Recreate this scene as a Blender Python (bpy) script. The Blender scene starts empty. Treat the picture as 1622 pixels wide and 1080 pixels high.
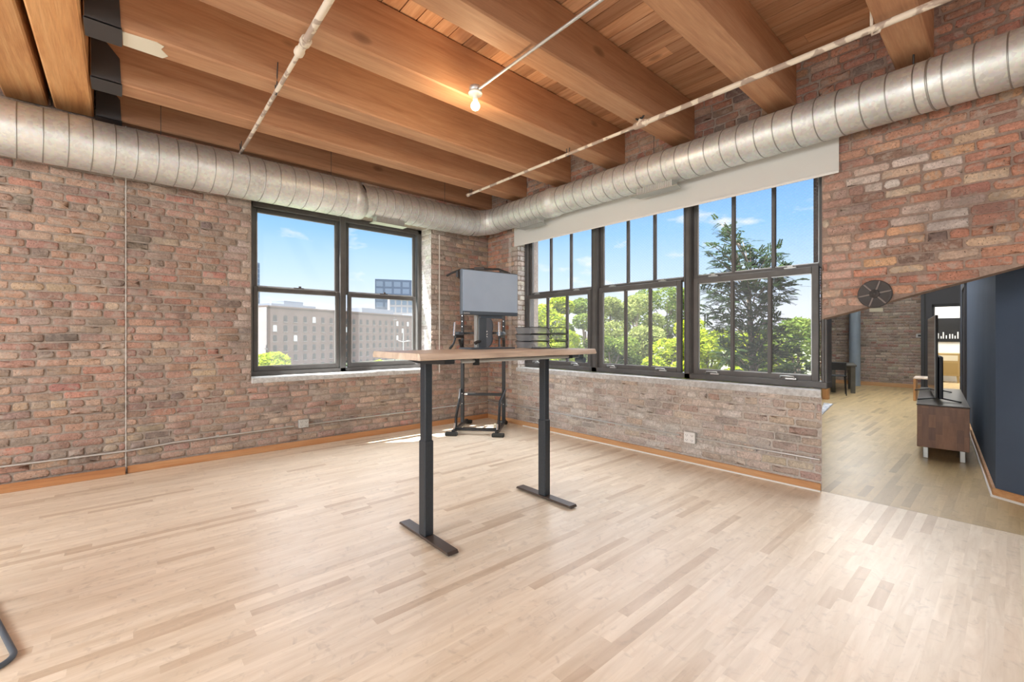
import bpy, math, random
from mathutils import Vector, Matrix, noise
R=math.radians
S=bpy.context.scene
random.seed(7)
# ------------------------------------------------------------------ camera
W,H=1622,1080
CAM=Vector((5.804,-4.585,1.35)); FW=Vector((-.7502,.6618,0)).normalized(); RT=Vector((FW.y,-FW.x,0))
FPX=700.0; PX,PY=811.0,533.0
cd=bpy.data.cameras.new('camera'); cam=bpy.data.objects.new('camera',cd); S.collection.objects.link(cam)
cam.location=CAM; cam.rotation_euler=(R(90),0,math.atan2(-FW.x,FW.y))
cd.sensor_width=36; cd.lens=FPX/W*36; cd.shift_y=-(540-PY)/W; cd.clip_start=.05; cd.clip_end=2000
S.camera=cam
def at(px,Y,z=0.):
    p=CAM+FW*Y+RT*((px-PX)/FPX*Y); return Vector((p.x,p.y,z))
# ------------------------------------------------------------------ colour management
S.view_settings.view_transform='Standard'; S.view_settings.look='None'
S.view_settings.exposure=0.35; S.view_settings.gamma=1; S.view_settings.use_curve_mapping=False
# ------------------------------------------------------------------ world
wd=bpy.data.worlds.new('sky'); S.world=wd; wd.use_nodes=True
def world():
    nt=wd.node_tree; nt.nodes.clear(); N=nt.nodes.new; L=nt.links.new
    out=N('ShaderNodeOutputWorld'); bg=N('ShaderNodeBackground'); L(bg.outputs[0],out.inputs[0])
    tc=N('ShaderNodeTexCoord'); sx=N('ShaderNodeSeparateXYZ'); L(tc.outputs['Generated'],sx.inputs[0])
    cr=N('ShaderNodeValToRGB'); L(sx.outputs[2],cr.inputs[0]); e=cr.color_ramp
    stops=[(0,(.80,.80,.84)),(.06,(.74,.80,.90)),(.13,(.52,.70,.93)),(.22,(.28,.54,.93)),(.32,(.19,.43,.88)),(.40,(.60,.68,.80)),(.6,(.76,.79,.82))]
    e.elements[0].position=0; e.elements[0].color=(*stops[0][1],1); e.elements[1].position=1; e.elements[1].color=(*stops[-1][1],1)
    for p,c in stops[1:]:
        q=e.elements.new(p); q.color=(*c,1)
    mp=N('ShaderNodeMapping'); mp.inputs['Scale'].default_value=(5.5,5.5,15); L(tc.outputs['Generated'],mp.inputs[0])
    no=N('ShaderNodeTexNoise'); no.inputs['Scale'].default_value=1.6; no.inputs['Detail'].default_value=6; no.inputs['Roughness'].default_value=.55
    L(mp.outputs[0],no.inputs['Vector'])
    c2=N('ShaderNodeValToRGB'); c2.color_ramp.elements[0].position=.57; c2.color_ramp.elements[1].position=.71
    c2.color_ramp.elements[1].color=(.75,.75,.75,1); c2.color_ramp.elements[0].color=(0,0,0,1); L(no.outputs[0],c2.inputs[0])
    mx=N('ShaderNodeMix'); mx.data_type='RGBA'; L(c2.outputs[0],mx.inputs[0]); L(cr.outputs[0],mx.inputs[6]); mx.inputs[7].default_value=(.92,.9,.9,1)
    L(mx.outputs[2],bg.inputs[0])
    # high sky strengthened to brighten the room, above everything the windows show
    mr=N('ShaderNodeMapRange'); mr.inputs[1].default_value=.38; mr.inputs[2].default_value=.62; mr.inputs[3].default_value=1.; mr.inputs[4].default_value=9.5
    L(sx.outputs[2],mr.inputs[0]); L(mr.outputs[0],bg.inputs[1])
world()
def light(name,kind,loc,rot,energy,color=(1,1,1),size=None,size_y=None,direction=None):
    l=bpy.data.lights.new(name,kind); l.energy=energy; l.color=color
    if kind=='AREA':
        l.shape='RECTANGLE'; l.size=size; l.size_y=size_y or size
    elif kind=='SUN': l.angle=R(.6)
    elif size: l.shadow_soft_size=size
    o=bpy.data.objects.new(name,l); S.collection.objects.link(o); o.location=loc
    if direction is not None: o.rotation_euler=Vector(direction).to_track_quat('-Z','Y').to_euler()
    else: o.rotation_euler=rot
    return o
light('sun','SUN',(0,0,20),None,17,(1,.96,.9),direction=(.4,.56,-1))
# unseen fill lights added behind and beside the camera to brighten the room
light('rear_fill_light','AREA',(3.6,-9.3,2.2),None,370,(.93,.97,1),5.5,2.4,direction=(0,1,-1.1))
light('side_fill_light','AREA',(8.8,-5.2,2.2),None,130,(.93,.97,1),5.0,2.4,direction=(-1,.1,-1.1))
light('next_room_lamp','AREA',(2.95,9.6,2.8),None,30,(1,.97,.93),1.1,.5,direction=(.40,-1,-.22))
light('next_room_fill_light','AREA',(4.4,5.4,2.95),None,340,(.95,.98,1),.9,6.5,direction=(0,0,1))  # unseen, added to brighten the next room off its ceiling
light('far_room_light','AREA',(5.0,13.0,3.4),None,130,(1,.98,.94),1.6,1.6,direction=(0,0,-1))
# ------------------------------------------------------------------ helpers
def tag(o,label=None,cat=None,group=None,kind=None):
    if label: o['label']=label
    if cat: o['category']=cat
    if group: o['group']=group
    if kind: o['kind']=kind
    return o
def empty(name,loc=(0,0,0),rz=0,label=None,cat=None,group=None,kind=None):
    o=bpy.data.objects.new(name,None); S.collection.objects.link(o); o.location=loc; o.rotation_euler=(0,0,rz); o.empty_display_size=.1
    return tag(o,label,cat,group,kind)
class MB:
    def __init__(s): s.v=[]; s.f=[]; s.mi=[]; s.sm=[]; s.col=[]
    def add(s,vs,fs,mi=0,smooth=False,col=(.5,.5,.5)):
        b=len(s.v); s.v+= [tuple(v) for v in vs]
        for f in fs: s.f.append([b+i for i in f]); s.mi.append(mi); s.sm.append(smooth); s.col.append(col)
        return s
    def box(s,a,b,mi=0,bev=0,M=None,col=(.5,.5,.5)):
        x0,x1=sorted((a[0],b[0])); y0,y1=sorted((a[1],b[1])); z0,z1=sorted((a[2],b[2]))
        if not bev:
            vs=[(x,y,z) for x in (x0,x1) for y in (y0,y1) for z in (z0,z1)]
            fs=[(0,1,3,2),(4,6,7,5),(0,4,5,1),(2,3,7,6),(0,2,6,4),(1,5,7,3)]
        else:
            c=min(bev,(x1-x0)*.45,(y1-y0)*.45,(z1-z0)*.45); vs=[]; ix={}
            for i,x in enumerate((x0,x1)):
                for j,y in enumerate((y0,y1)):
                    for k,z in enumerate((z0,z1)):
                        sx=(1,-1)[i];sy=(1,-1)[j];sz=(1,-1)[k]
                        for a_,p in enumerate(((x,y+sy*c,z+sz*c),(x+sx*c,y,z+sz*c),(x+sx*c,y+sy*c,z))):
                            ix[i,j,k,a_]=len(vs); vs.append(p)
            fs=[]
            for i in (0,1):
                q=[ix[i,0,0,0],ix[i,0,1,0],ix[i,1,1,0],ix[i,1,0,0]]; fs.append(q if i==0 else q[::-1])
                q=[ix[0,i,0,1],ix[1,i,0,1],ix[1,i,1,1],ix[0,i,1,1]]; fs.append(q if i==0 else q[::-1])
                q=[ix[0,0,i,2],ix[0,1,i,2],ix[1,1,i,2],ix[1,0,i,2]]; fs.append(q if i==0 else q[::-1])
            for i in (0,1):
                for j in (0,1):
                    fs.append([ix[0,i,j,1],ix[1,i,j,1],ix[1,i,j,2],ix[0,i,j,2]][::(1 if (i+j)%2 else -1)])
                    fs.append([ix[i,0,j,0],ix[i,1,j,0],ix[i,1,j,2],ix[i,0,j,2]][::(-1 if (i+j)%2 else 1)])
                    fs.append([ix[i,j,0,0],ix[i,j,1,0],ix[i,j,1,1],ix[i,j,0,1]][::(1 if (i+j)%2 else -1)])
                    for k in (0,1):
                        t=[ix[i,j,k,0],ix[i,j,k,1],ix[i,j,k,2]]; fs.append(t if (i+j+k)%2 else t[::-1])
        if M is not None: vs=[M@Vector(v) for v in vs]
        return s.add(vs,fs,mi,False,col)
    def tube(s,pts,r,n=10,mi=0,cap=True,closed=False,col=(.5,.5,.5),M=None):
        pts=[Vector(p) for p in pts]; m=len(pts); rr=r if isinstance(r,(list,tuple)) else [r]*m
        vs=[];fs=[];up=None
        for i,p in enumerate(pts):
            if closed: t=pts[(i+1)%m]-pts[i-1]
            else: t=pts[min(i+1,m-1)]-pts[max(i-1,0)]
            t.normalize()
            if up is None:
                up=Vector((0,0,1)) if abs(t.z)<.9 else Vector((1,0,0))
            u=(up-t*up.dot(t)).normalized(); up=u; w=t.cross(u)
            for k in range(n):
                a=2*math.pi*k/n; vs.append(p+(u*math.cos(a)+w*math.sin(a))*rr[i])
        for i in range(m if closed else m-1):
            j=(i+1)%m
            for k in range(n):
                l=(k+1)%n; fs.append((i*n+k,j*n+k,j*n+l,i*n+l))
        if M is not None: vs=[M@v for v in vs]
        s.add(vs,fs,mi,True,col)
        if cap and not closed:
            s.add(vs[:n],[tuple(range(n))[::1]],mi,False,col); s.add(vs[-n:],[tuple(range(n))[::-1]],mi,False,col)
        return s
    def prism(s,poly,a,b,axis='y',mi=0,col=(.5,.5,.5),M=None):
        def q(p,t): return {'x':(t,p[0],p[1]),'y':(p[0],t,p[1]),'z':(p[0],p[1],t)}[axis]
        n=len(poly); vs=[q(p,a) for p in poly]+[q(p,b) for p in poly]
        fs=[tuple(range(n)),tuple(range(n,2*n))[::-1]]+[(i,(i+1)%n,n+(i+1)%n,n+i)[::-1] for i in range(n)]
        if M is not None: vs=[M@Vector(v) for v in vs]
        return s.add(vs,fs,mi,False,col)
    def lathe(s,prof,n=20,M=None,mi=0,col=(.5,.5,.5)):
        vs=[];fs=[]
        for r,z in prof:
            for k in range(n):
                a=2*math.pi*k/n; vs.append(Vector((r*math.cos(a),r*math.sin(a),z)))
        for i in range(len(prof)-1):
            for k in range(n):
                l=(k+1)%n; fs.append((i*n+k,i*n+l,(i+1)*n+l,(i+1)*n+k))
        if M is not None: vs=[M@v for v in vs]
        return s.add(vs,fs,mi,True,col)
    def build(s,name,mat,parent=None,recalc=True,bevel=0):
        me=bpy.data.meshes.new(name); me.from_pydata(s.v,[],s.f)
        for m in (mat if isinstance(mat,(list,tuple)) else [mat]): me.materials.append(m)
        me.polygons.foreach_set('material_index',s.mi); me.polygons.foreach_set('use_smooth',s.sm)
        at_=me.attributes.new('tone','FLOAT_COLOR','FACE'); 
        fl=[]
        for c in s.col: fl+= [c[0],c[1],c[2],1.]
        at_.data.foreach_set('color',fl)
        if recalc:
            import bmesh
            bm=bmesh.new(); bm.from_mesh(me); bmesh.ops.recalc_face_normals(bm,faces=bm.faces); bm.to_mesh(me); bm.free()
        me.update()
        o=bpy.data.objects.new(name,me); S.collection.objects.link(o)
        if parent is not None: o.parent=parent
        if bevel:
            b=o.modifiers.new('bevel','BEVEL'); b.width=bevel; b.segments=2; b.limit_method='ANGLE'
        return o
def copy_tree(o,parent=None):
    c=o.copy(); S.collection.objects.link(c); c.parent=parent
    for ch in [x for x in S.objects if x.parent==o]: copy_tree(ch,c)
    return c
# ------------------------------------------------------------------ materials
def mat(name,color=(.5,.5,.5),rough=.5,metal=0,spec=.5):
    m=bpy.data.materials.new(name); m.use_nodes=True; b=m.node_tree.nodes['Principled BSDF']
    b.inputs['Base Color'].default_value=(*color,1); b.inputs['Roughness'].default_value=rough; b.inputs['Metallic'].default_value=metal
    b.inputs['Specular IOR Level'].default_value=spec
    return m
class NT:
    def __init__(s,m): s.m=m; s.nt=m.node_tree; s.b=s.nt.nodes['Principled BSDF']
    def n(s,t,**k):
        x=s.nt.nodes.new(t)
        for a,v in k.items(): setattr(x,a,v)
        return x
    def l(s,a,b): s.nt.links.new(a,b)
    def pos(s,scale=(1,1,1),off=None):
        g=s.n('ShaderNodeNewGeometry'); src=g.outputs['Position']
        if off is not None:
            a=s.n('ShaderNodeVectorMath',operation='MULTIPLY_ADD'); s.l(off,a.inputs[0]); a.inputs[1].default_value=(37,53,71); s.l(src,a.inputs[2]); src=a.outputs[0]
        mp=s.n('ShaderNodeMapping'); mp.inputs['Scale'].default_value=scale; s.l(src,mp.inputs[0]); return mp.outputs[0]
    def noise(s,vec,scale,detail=4,rough=.55,dist=0):
        x=s.n('ShaderNodeTexNoise'); x.inputs['Scale'].default_value=scale; x.inputs['Detail'].default_value=detail; x.inputs['Roughness'].default_value=rough; x.inputs['Distortion'].default_value=dist
        s.l(vec,x.inputs['Vector']); return x.outputs[0]
    def ramp(s,fac,stops):
        x=s.n('ShaderNodeValToRGB'); e=x.color_ramp.elements
        e[0].position=stops[0][0]; e[0].color=(*stops[0][1],1); e[1].position=stops[-1][0]; e[1].color=(*stops[-1][1],1)
        for p,c in stops[1:-1]: q=x.color_ramp.elements.new(p); q.color=(*c,1)
        s.l(fac,x.inputs[0]); return x.outputs[0]
    def mix(s,fac,a,b,mode='MIX'):
        x=s.n('ShaderNodeMix',data_type='RGBA',blend_type=mode)
        for i,v in ((0,fac),(6,a),(7,b)):
            if isinstance(v,(int,float)): x.inputs[i].default_value=v
            elif isinstance(v,tuple): x.inputs[i].default_value=(*v,1)
            else: s.l(v,x.inputs[i])
        return x.outputs[2]
    def math(s,op,a,b=0):
        x=s.n('ShaderNodeMath',operation=op)
        for i,v in ((0,a),(1,b)):
            if isinstance(v,(int,float)): x.inputs[i].default_value=v
            else: s.l(v,x.inputs[i])
        return x.outputs[0]
    def bump(s,h,strength=.3,dist=.01):
        x=s.n('ShaderNodeBump'); x.inputs['Strength'].default_value=strength; x.inputs['Distance'].default_value=dist; s.l(h,x.inputs['Height']); s.l(x.outputs[0],s.b.inputs['Normal'])
    def attr(s,name='tone'):
        x=s.n('ShaderNodeAttribute'); x.attribute_name=name; return x.outputs['Color']
    def base(s,c): s.l(c,s.b.inputs['Base Color'])
def tonal(name,k=.35,scale=60,rough=.85,bump=.5):          # colour comes from the per-face 'tone' (each brick has its own)
    m=mat(name,rough=rough,spec=.25); t=NT(m); p=t.pos()
    n1=t.noise(p,scale,5,.65); n2=t.noise(p,7,4,.6)
    g=t.ramp(n1,[(.25,(1-k,)*3),(.75,(1+k*.6,)*3)]); g2=t.ramp(n2,[(.3,(.86,.84,.82)),(.7,(1.1,1.1,1.1))])
    c=t.mix(1,t.attr(),g,'MULTIPLY'); c=t.mix(1,c,g2,'MULTIPLY')
    pit=t.noise(p,95,2,.5); c=t.mix(t.ramp(pit,[(.30,(1,1,1)),(.36,(0,0,0))]),c,(.12,.085,.07)) 
    sm=t.noise(p,11,7,.68,.6); c=t.mix(t.math('MULTIPLY',t.ramp(sm,[(.51,(0,0,0)),(.59,(1,1,1))]),.6),c,(.44,.375,.32))      # mortar smeared over the faces
    so=t.noise(t.pos((1,1,1.6)),1.5,6,.65,.4); c=t.mix(t.math('MULTIPLY',t.ramp(so,[(.52,(0,0,0)),(.66,(1,1,1))]),.5),c,(.13,.11,.10))       # old soot stains
    t.base(c); h=t.math('ADD',n1,t.math('ADD',t.math('MULTIPLY',n2,1.5),t.math('MULTIPLY',sm,1.2))); t.bump(h,bump,.016); return m
M={}
M['brick']=tonal('brick')
def mortar(name,c,c2,zr=None):
    m=mat(name,rough=.95,spec=.15); t=NT(m); p=t.pos(); n1=t.noise(p,30,6,.7); n2=t.noise(p,2.2,4,.6)
    col=t.mix(t.ramp(n2,[(.35,(0,0,0)),(.65,(1,1,1))]),c,c2); col=t.mix(1,col,t.ramp(n1,[(.3,(.72,.71,.7)),(.7,(1.2,1.2,1.2))]),'MULTIPLY')
    t.base(col); t.bump(n1,.7,.012); return m
M['mortar']=mortar('mortar',(.42,.36,.31),(.32,.27,.235)); M['mortar_glare']=mortar('mortar_glare',(.60,.56,.52),(.48,.44,.40))  # the paler mortar has window glare put into its colour
M['mortar_white']=mortar('mortar_white',(.84,.83,.81),(.75,.74,.71)); M['mortar_dark']=mortar('mortar_dark',(.38,.29,.24),(.27,.20,.17))
M['sill']=mortar('painted_sill',(.66,.67,.67),(.52,.53,.53))
def wood(name,c1,c2,c3,axis,rough=.55,knots=True,tone=False,spec=.4,grain=1.):
    m=mat(name,rough=rough,spec=spec); t=NT(m)
    sc=[9,9,9]; sc['xyz'.index(axis)]=.55
    off=t.attr() if tone else None
    p=t.pos(tuple(sc),off); n=t.noise(p,1.6*grain,7,.62,.9); n2=t.noise(p,9*grain,3,.6,.3)
    col=t.ramp(n,[(.28,c1),(.48,c2),(.72,c3)]); col=t.mix(.22,col,t.ramp(n2,[(.3,(.3,.2,.15)),(.7,(1,1,1))]),'MULTIPLY')
    if knots:
        sk=[3.0,3.0,3.0]; sk['xyz'.index(axis)]=1.5
        v=t.n('ShaderNodeTexVoronoi'); v.inputs['Scale'].default_value=.8; t.l(t.pos(tuple(sk),off),v.inputs['Vector'])
        col=t.mix(t.ramp(v.outputs['Distance'],[(.0,(.8,.8,.8)),(.07,(.5,.5,.5)),(.11,(0,0,0))]),col,tuple(x*.38 for x in c1))
    if tone:
        sp=t.n('ShaderNodeSeparateColor'); t.l(t.attr(),sp.inputs[0])
        g=t.ramp(sp.outputs[0],[(0,(.70,.66,.62)),(.5,(1,1,1)),(1,(1.22,1.2,1.15))]); col=t.mix(1,col,g,'MULTIPLY')
    t.base(col); t.bump(n2,.25,.006); return m
M['beam']=wood('fir_beam',(.42,.21,.115),(.52,.28,.155),(.59,.35,.205),'y',.6,tone=True)
M['girder']=wood('fir_girder',(.42,.19,.07),(.60,.31,.13),(.70,.42,.20),'x',.6,tone=True)
M['plank']=wood('ceiling_plank',(.46,.22,.11),(.62,.34,.19),(.74,.46,.28),'x',.6,tone=True)
M['base_wood']=wood('baseboard_wood',(.46,.22,.09),(.62,.34,.16),(.68,.42,.22),'x',.5,knots=False)
M['post_wood']=wood('post_wood',(.42,.19,.07),(.58,.30,.12),(.66,.38,.18),'z',.5,knots=False)
def maple(name,a,b,c,rough):
    m=mat(name,rough=rough,spec=.5); t=NT(m); at_=t.attr(); sp=t.n('ShaderNodeSeparateColor'); t.l(at_,sp.inputs[0])
    col=t.ramp(sp.outputs[0],[(0,c),(.03,c),(.12,b),(.5,a),(1,tuple(min(1,x*1.08) for x in a))])
    p=t.pos((14,1.6,14),at_); n=t.noise(p,1.5,6,.6,.8); n2=t.noise(t.pos((30,30,30),at_),.33,4,.6,1.5)
    col=t.mix(1,col,t.ramp(n,[(.3,(.88,.84,.79)),(.65,(1.05,1.05,1.05))]),'MULTIPLY')
    col=t.mix(t.math('MULTIPLY',t.ramp(n2,[(.56,(0,0,0)),(.72,(1,1,1))]),.35),col,tuple(x*.6 for x in c))
    t.base(col)
    n3=t.noise(t.pos(),2.5,3,.5); rr=t.n('ShaderNodeMapRange'); t.l(n3,rr.inputs[0]); rr.inputs[3].default_value=rough-.05; rr.inputs[4].default_value=rough+.06; t.l(rr.outputs[0],t.b.inputs['Roughness'])
    return m
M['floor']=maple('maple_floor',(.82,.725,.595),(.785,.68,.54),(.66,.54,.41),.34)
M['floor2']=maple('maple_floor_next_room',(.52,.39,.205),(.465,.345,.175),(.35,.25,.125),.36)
def metal_galv():
    m=mat('galvanised_steel',(.62,.64,.62),.36,.7); t=NT(m); p=t.pos()
    v=t.n('ShaderNodeTexVoronoi'); v.inputs['Scale'].default_value=45; t.l(p,v.inputs['Vector'])
    n=t.noise(p,3,5,.6); c=t.mix(.35,t.ramp(n,[(.3,(.54,.60,.56)),(.7,(.72,.78,.74))]),v.outputs['Color'],'SOFT_LIGHT'); t.base(c)
    hs=t.n('ShaderNodeHueSaturation'); hs.inputs['Saturation'].default_value=.35; t.l(c,hs.inputs['Color']); t.base(hs.outputs[0])
    r=t.ramp(n,[(.3,(.56,)*3),(.7,(.44,)*3)]); t.l(r,t.b.inputs['Roughness']); return m
M['galv']=metal_galv()
M['seam']=mat('duct_seam',(.42,.43,.42),.4,.9)
def streaky(name,a,b,scale=3,rough=.5,metal=0,bump=0):
    m=mat(name,rough=rough,metal=metal,spec=.1 if rough>.8 else .5); t=NT(m); n=t.noise(t.pos(),scale,5,.6); t.base(t.ramp(n,[(.35,a),(.65,b)]))
    if bump: t.bump(n,bump,.005)
    return m
M['pipe']=None
def pipe_paint():
    m=mat('flaking_paint_pipe',rough=.6); t=NT(m); n=t.noise(t.pos((2.2,2.2,2.2)),4,3,.5)
    t.base(t.ramp(n,[(.52,(.74,.66,.55)),(.56,(.42,.33,.27))])); return m
M['pipe']=pipe_paint()
M['conduit']=mat('conduit_steel',(.60,.62,.62),.38,.75)
M['frame']=streaky('window_frame',(.085,.082,.08),(.11,.107,.105),6,.45)
M['frame2']=mat('window_sash_bead',(.17,.165,.16),.45)
M['desk_metal']=streaky('desk_leg_metal',(.020,.029,.040),(.028,.038,.050),60,.42)
M['foot_metal']=mat('desk_foot_metal',(.085,.065,.055),.35,.3)
M['black']=mat('black_metal',(.018,.019,.021),.38,.2); M['rubber']=mat('black_rubber',(.025,.028,.026),.7)
M['chrome']=mat('chrome',(.75,.77,.8),.2,1); M['dark']=mat('dark_iron',(.065,.06,.06),.6,.2)
M['screen']=streaky('monitor_screen',(.39,.50,.65),(.44,.56,.71),2.5,.3)
M['bezel']=mat('monitor_bezel',(.09,.12,.155),.4); M['stand']=mat('monitor_stand',(.10,.125,.15),.38,.3); M['stand_l']=mat('monitor_stand_edge',(.40,.42,.42),.35,.5)
M['white']=mat('white_plastic',(.82,.82,.81),.4); M['cream']=mat('cream_plastic',(.72,.66,.5),.45); M['cord']=mat('white_cord',(.82,.81,.78),.6)
M['hole']=mat('socket_hole',(.03,.03,.03),.8)
def shade_mat():
    m=mat('roller_shade_fabric',(.80,.80,.78),.85,0,.1); t=NT(m)
    tr=t.n('ShaderNodeBsdfTranslucent'); tr.inputs[0].default_value=(.75,.75,.73,1); mx=t.n('ShaderNodeMixShader'); mx.inputs[0].default_value=.3
    o=t.nt.nodes['Material Output']; t.l(t.b.outputs[0],mx.inputs[1]); t.l(tr.outputs[0],mx.inputs[2]); t.l(mx.outputs[0],o.inputs[0]); return m
M['shade']=shade_mat()
def glass(name,milk,wire=False):
    m=bpy.data.materials.new(name); m.use_nodes=True; nt=m.node_tree; nt.nodes.clear(); N=nt.nodes.new; L=nt.links.new
    o=N('ShaderNodeOutputMaterial'); tr=N('ShaderNodeBsdfTransparent'); df=N('ShaderNodeBsdfTranslucent'); d2=N('ShaderNodeBsdfDiffuse'); gl=N('ShaderNodeBsdfGlossy')
    df.inputs[0].default_value=(.95,.95,.97,1); d2.inputs[0].default_value=(.9,.9,.92,1); gl.inputs['Roughness'].default_value=.02
    ad=N('ShaderNodeMixShader'); ad.inputs[0].default_value=.4; L(df.outputs[0],ad.inputs[1]); L(d2.outputs[0],ad.inputs[2])
    m1=N('ShaderNodeMixShader'); m1.inputs[0].default_value=milk; L(tr.outputs[0],m1.inputs[1]); L(ad.outputs[0],m1.inputs[2])
    if wire:                                             # diagonal wire mesh cast in the glass
        g=N('ShaderNodeNewGeometry'); sp=N('ShaderNodeSeparateXYZ'); L(g.outputs['Position'],sp.inputs[0])
        ws=[]
        for sg in (1,-1):
            a=N('ShaderNodeMath'); a.operation='MULTIPLY_ADD'; L(sp.outputs[2],a.inputs[0]); a.inputs[1].default_value=sg*1.25; L(sp.outputs[0],a.inputs[2])
            b=N('ShaderNodeMath'); b.operation='MULTIPLY'; L(a.outputs[0],b.inputs[0]); b.inputs[1].default_value=24
            c=N('ShaderNodeMath'); c.operation='FRACT'; L(b.outputs[0],c.inputs[0])
            d=N('ShaderNodeMath'); d.operation='LESS_THAN'; L(c.outputs[0],d.inputs[0]); d.inputs[1].default_value=.07; ws.append(d.outputs[0])
        e=N('ShaderNodeMath'); e.operation='MAXIMUM'; L(ws[0],e.inputs[0]); L(ws[1],e.inputs[1])
        k=N('ShaderNodeMath'); k.operation='MULTIPLY_ADD'; L(e.outputs[0],k.inputs[0]); k.inputs[1].default_value=.16; k.inputs[2].default_value=milk; L(k.outputs[0],m1.inputs[0])
        d2.inputs[0].default_value=(.35,.37,.4,1)
    m2=N('ShaderNodeMixShader'); m2.inputs[0].default_value=0; L(m1.outputs[0],m2.inputs[1]); L(gl.outputs[0],m2.inputs[2])
    L(m2.outputs[0],o.inputs[0]); return m
M['glass']=glass('window_glass',.01); M['glass_wire']=glass('wired_window_glass',.015,True); M['glass_dirty']=glass('screened_window_glass',.05)
M['bluewall']=streaky('slate_blue_paint',(.078,.105,.155),(.085,.115,.168),2,.9)
M['greywall']=mat('charcoal_paint',(.075,.075,.08),.9,0,.1); M['whitewall']=mat('white_paint',(.8,.8,.78),.8)
def leafm(name,a,b):
    m=bpy.data.materials.new(name); m.use_nodes=True; nt=m.node_tree; nt.nodes.clear(); N=nt.nodes.new; L=nt.links.new
    at_=N('ShaderNodeAttribute'); at_.attribute_name='tone'; sp=N('ShaderNodeSeparateColor'); L(at_.outputs['Color'],sp.inputs[0])
    mx=N('ShaderNodeMix'); mx.data_type='RGBA'; mx.inputs[6].default_value=(*a,1); mx.inputs[7].default_value=(*b,1); L(sp.outputs[0],mx.inputs[0])
    d=N('ShaderNodeBsdfDiffuse'); t=N('ShaderNodeBsdfTranslucent'); L(mx.outputs[2],d.inputs[0]); L(mx.outputs[2],t.inputs[0])
    s=N('ShaderNodeMixShader'); s.inputs[0].default_value=.4; L(d.outputs[0],s.inputs[1]); L(t.outputs[0],s.inputs[2]); o=N('ShaderNodeOutputMaterial'); L(s.outputs[0],o.inputs[0]); return m
M['leaf_y']=leafm('yellow_green_leaves',(.13,.20,.012),(.33,.36,.03)); M['leaf_g']=leafm('mid_green_leaves',(.055,.10,.018),(.17,.21,.045)); M['leaf_d']=leafm('dark_green_leaves',(.022,.045,.018),(.06,.09,.035))
M['leaf_p']=leafm('pale_green_leaves',(.13,.17,.05),(.25,.27,.09))
M['bark']=mat('bark',(.13,.10,.075),.9)
# ------------------------------------------------------------------ bricks
def pal(rng,style):
    """one brick's own colour"""
    P={'L':[((.43,.235,.175),5),((.49,.29,.215),5),((.36,.20,.155),4),((.55,.37,.265),4),((.60,.45,.33),1.6),((.27,.20,.165),2.2),((.13,.115,.105),.9),((.52,.20,.145),1.3),((.37,.28,.23),2)],
       'Rlow':[((.50,.35,.29),5),((.56,.42,.33),4),((.44,.34,.30),4),((.62,.48,.36),2),((.40,.17,.12),.9),((.17,.15,.15),.7),((.46,.40,.37),4)],  # under the wide window: paler bricks, glare put into the colour
       'Rup':[((.50,.22,.145),6),((.57,.28,.18),5),((.40,.17,.12),4),((.62,.36,.22),2.5),((.25,.14,.11),1.6),((.14,.115,.11),.8),((.60,.46,.34),.8)],
       'W':[((.82,.80,.78),4),((.76,.73,.70),3),((.86,.85,.83),4)],
       'B':[((.44,.31,.25),5),((.50,.38,.29),4),((.34,.26,.22),3),((.60,.52,.42),2),((.42,.20,.16),1.2),((.20,.17,.15),1)]}[style]
    s=sum(w for _,w in P); x=rng.random()*s
    for c,w in P:
        x-=w
        if x<=0: break
    g=rng.uniform(.88,1.12)
    T={'L':(.47,.365,.31),'Rlow':(.58,.49,.43),'Rup':(.48,.32,.26),'W':(.8,.78,.76),'B':(.45,.35,.29)}[style]; k={'L':.40,'Rlow':.35,'Rup':.32,'W':.2,'B':.3}[style]; c=tuple(a*(1-k)+b*k for a,b in zip(c,T))
    return tuple(max(.01,min(.95,q*g*rng.uniform(.95,1.05))) for q in c)
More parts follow.
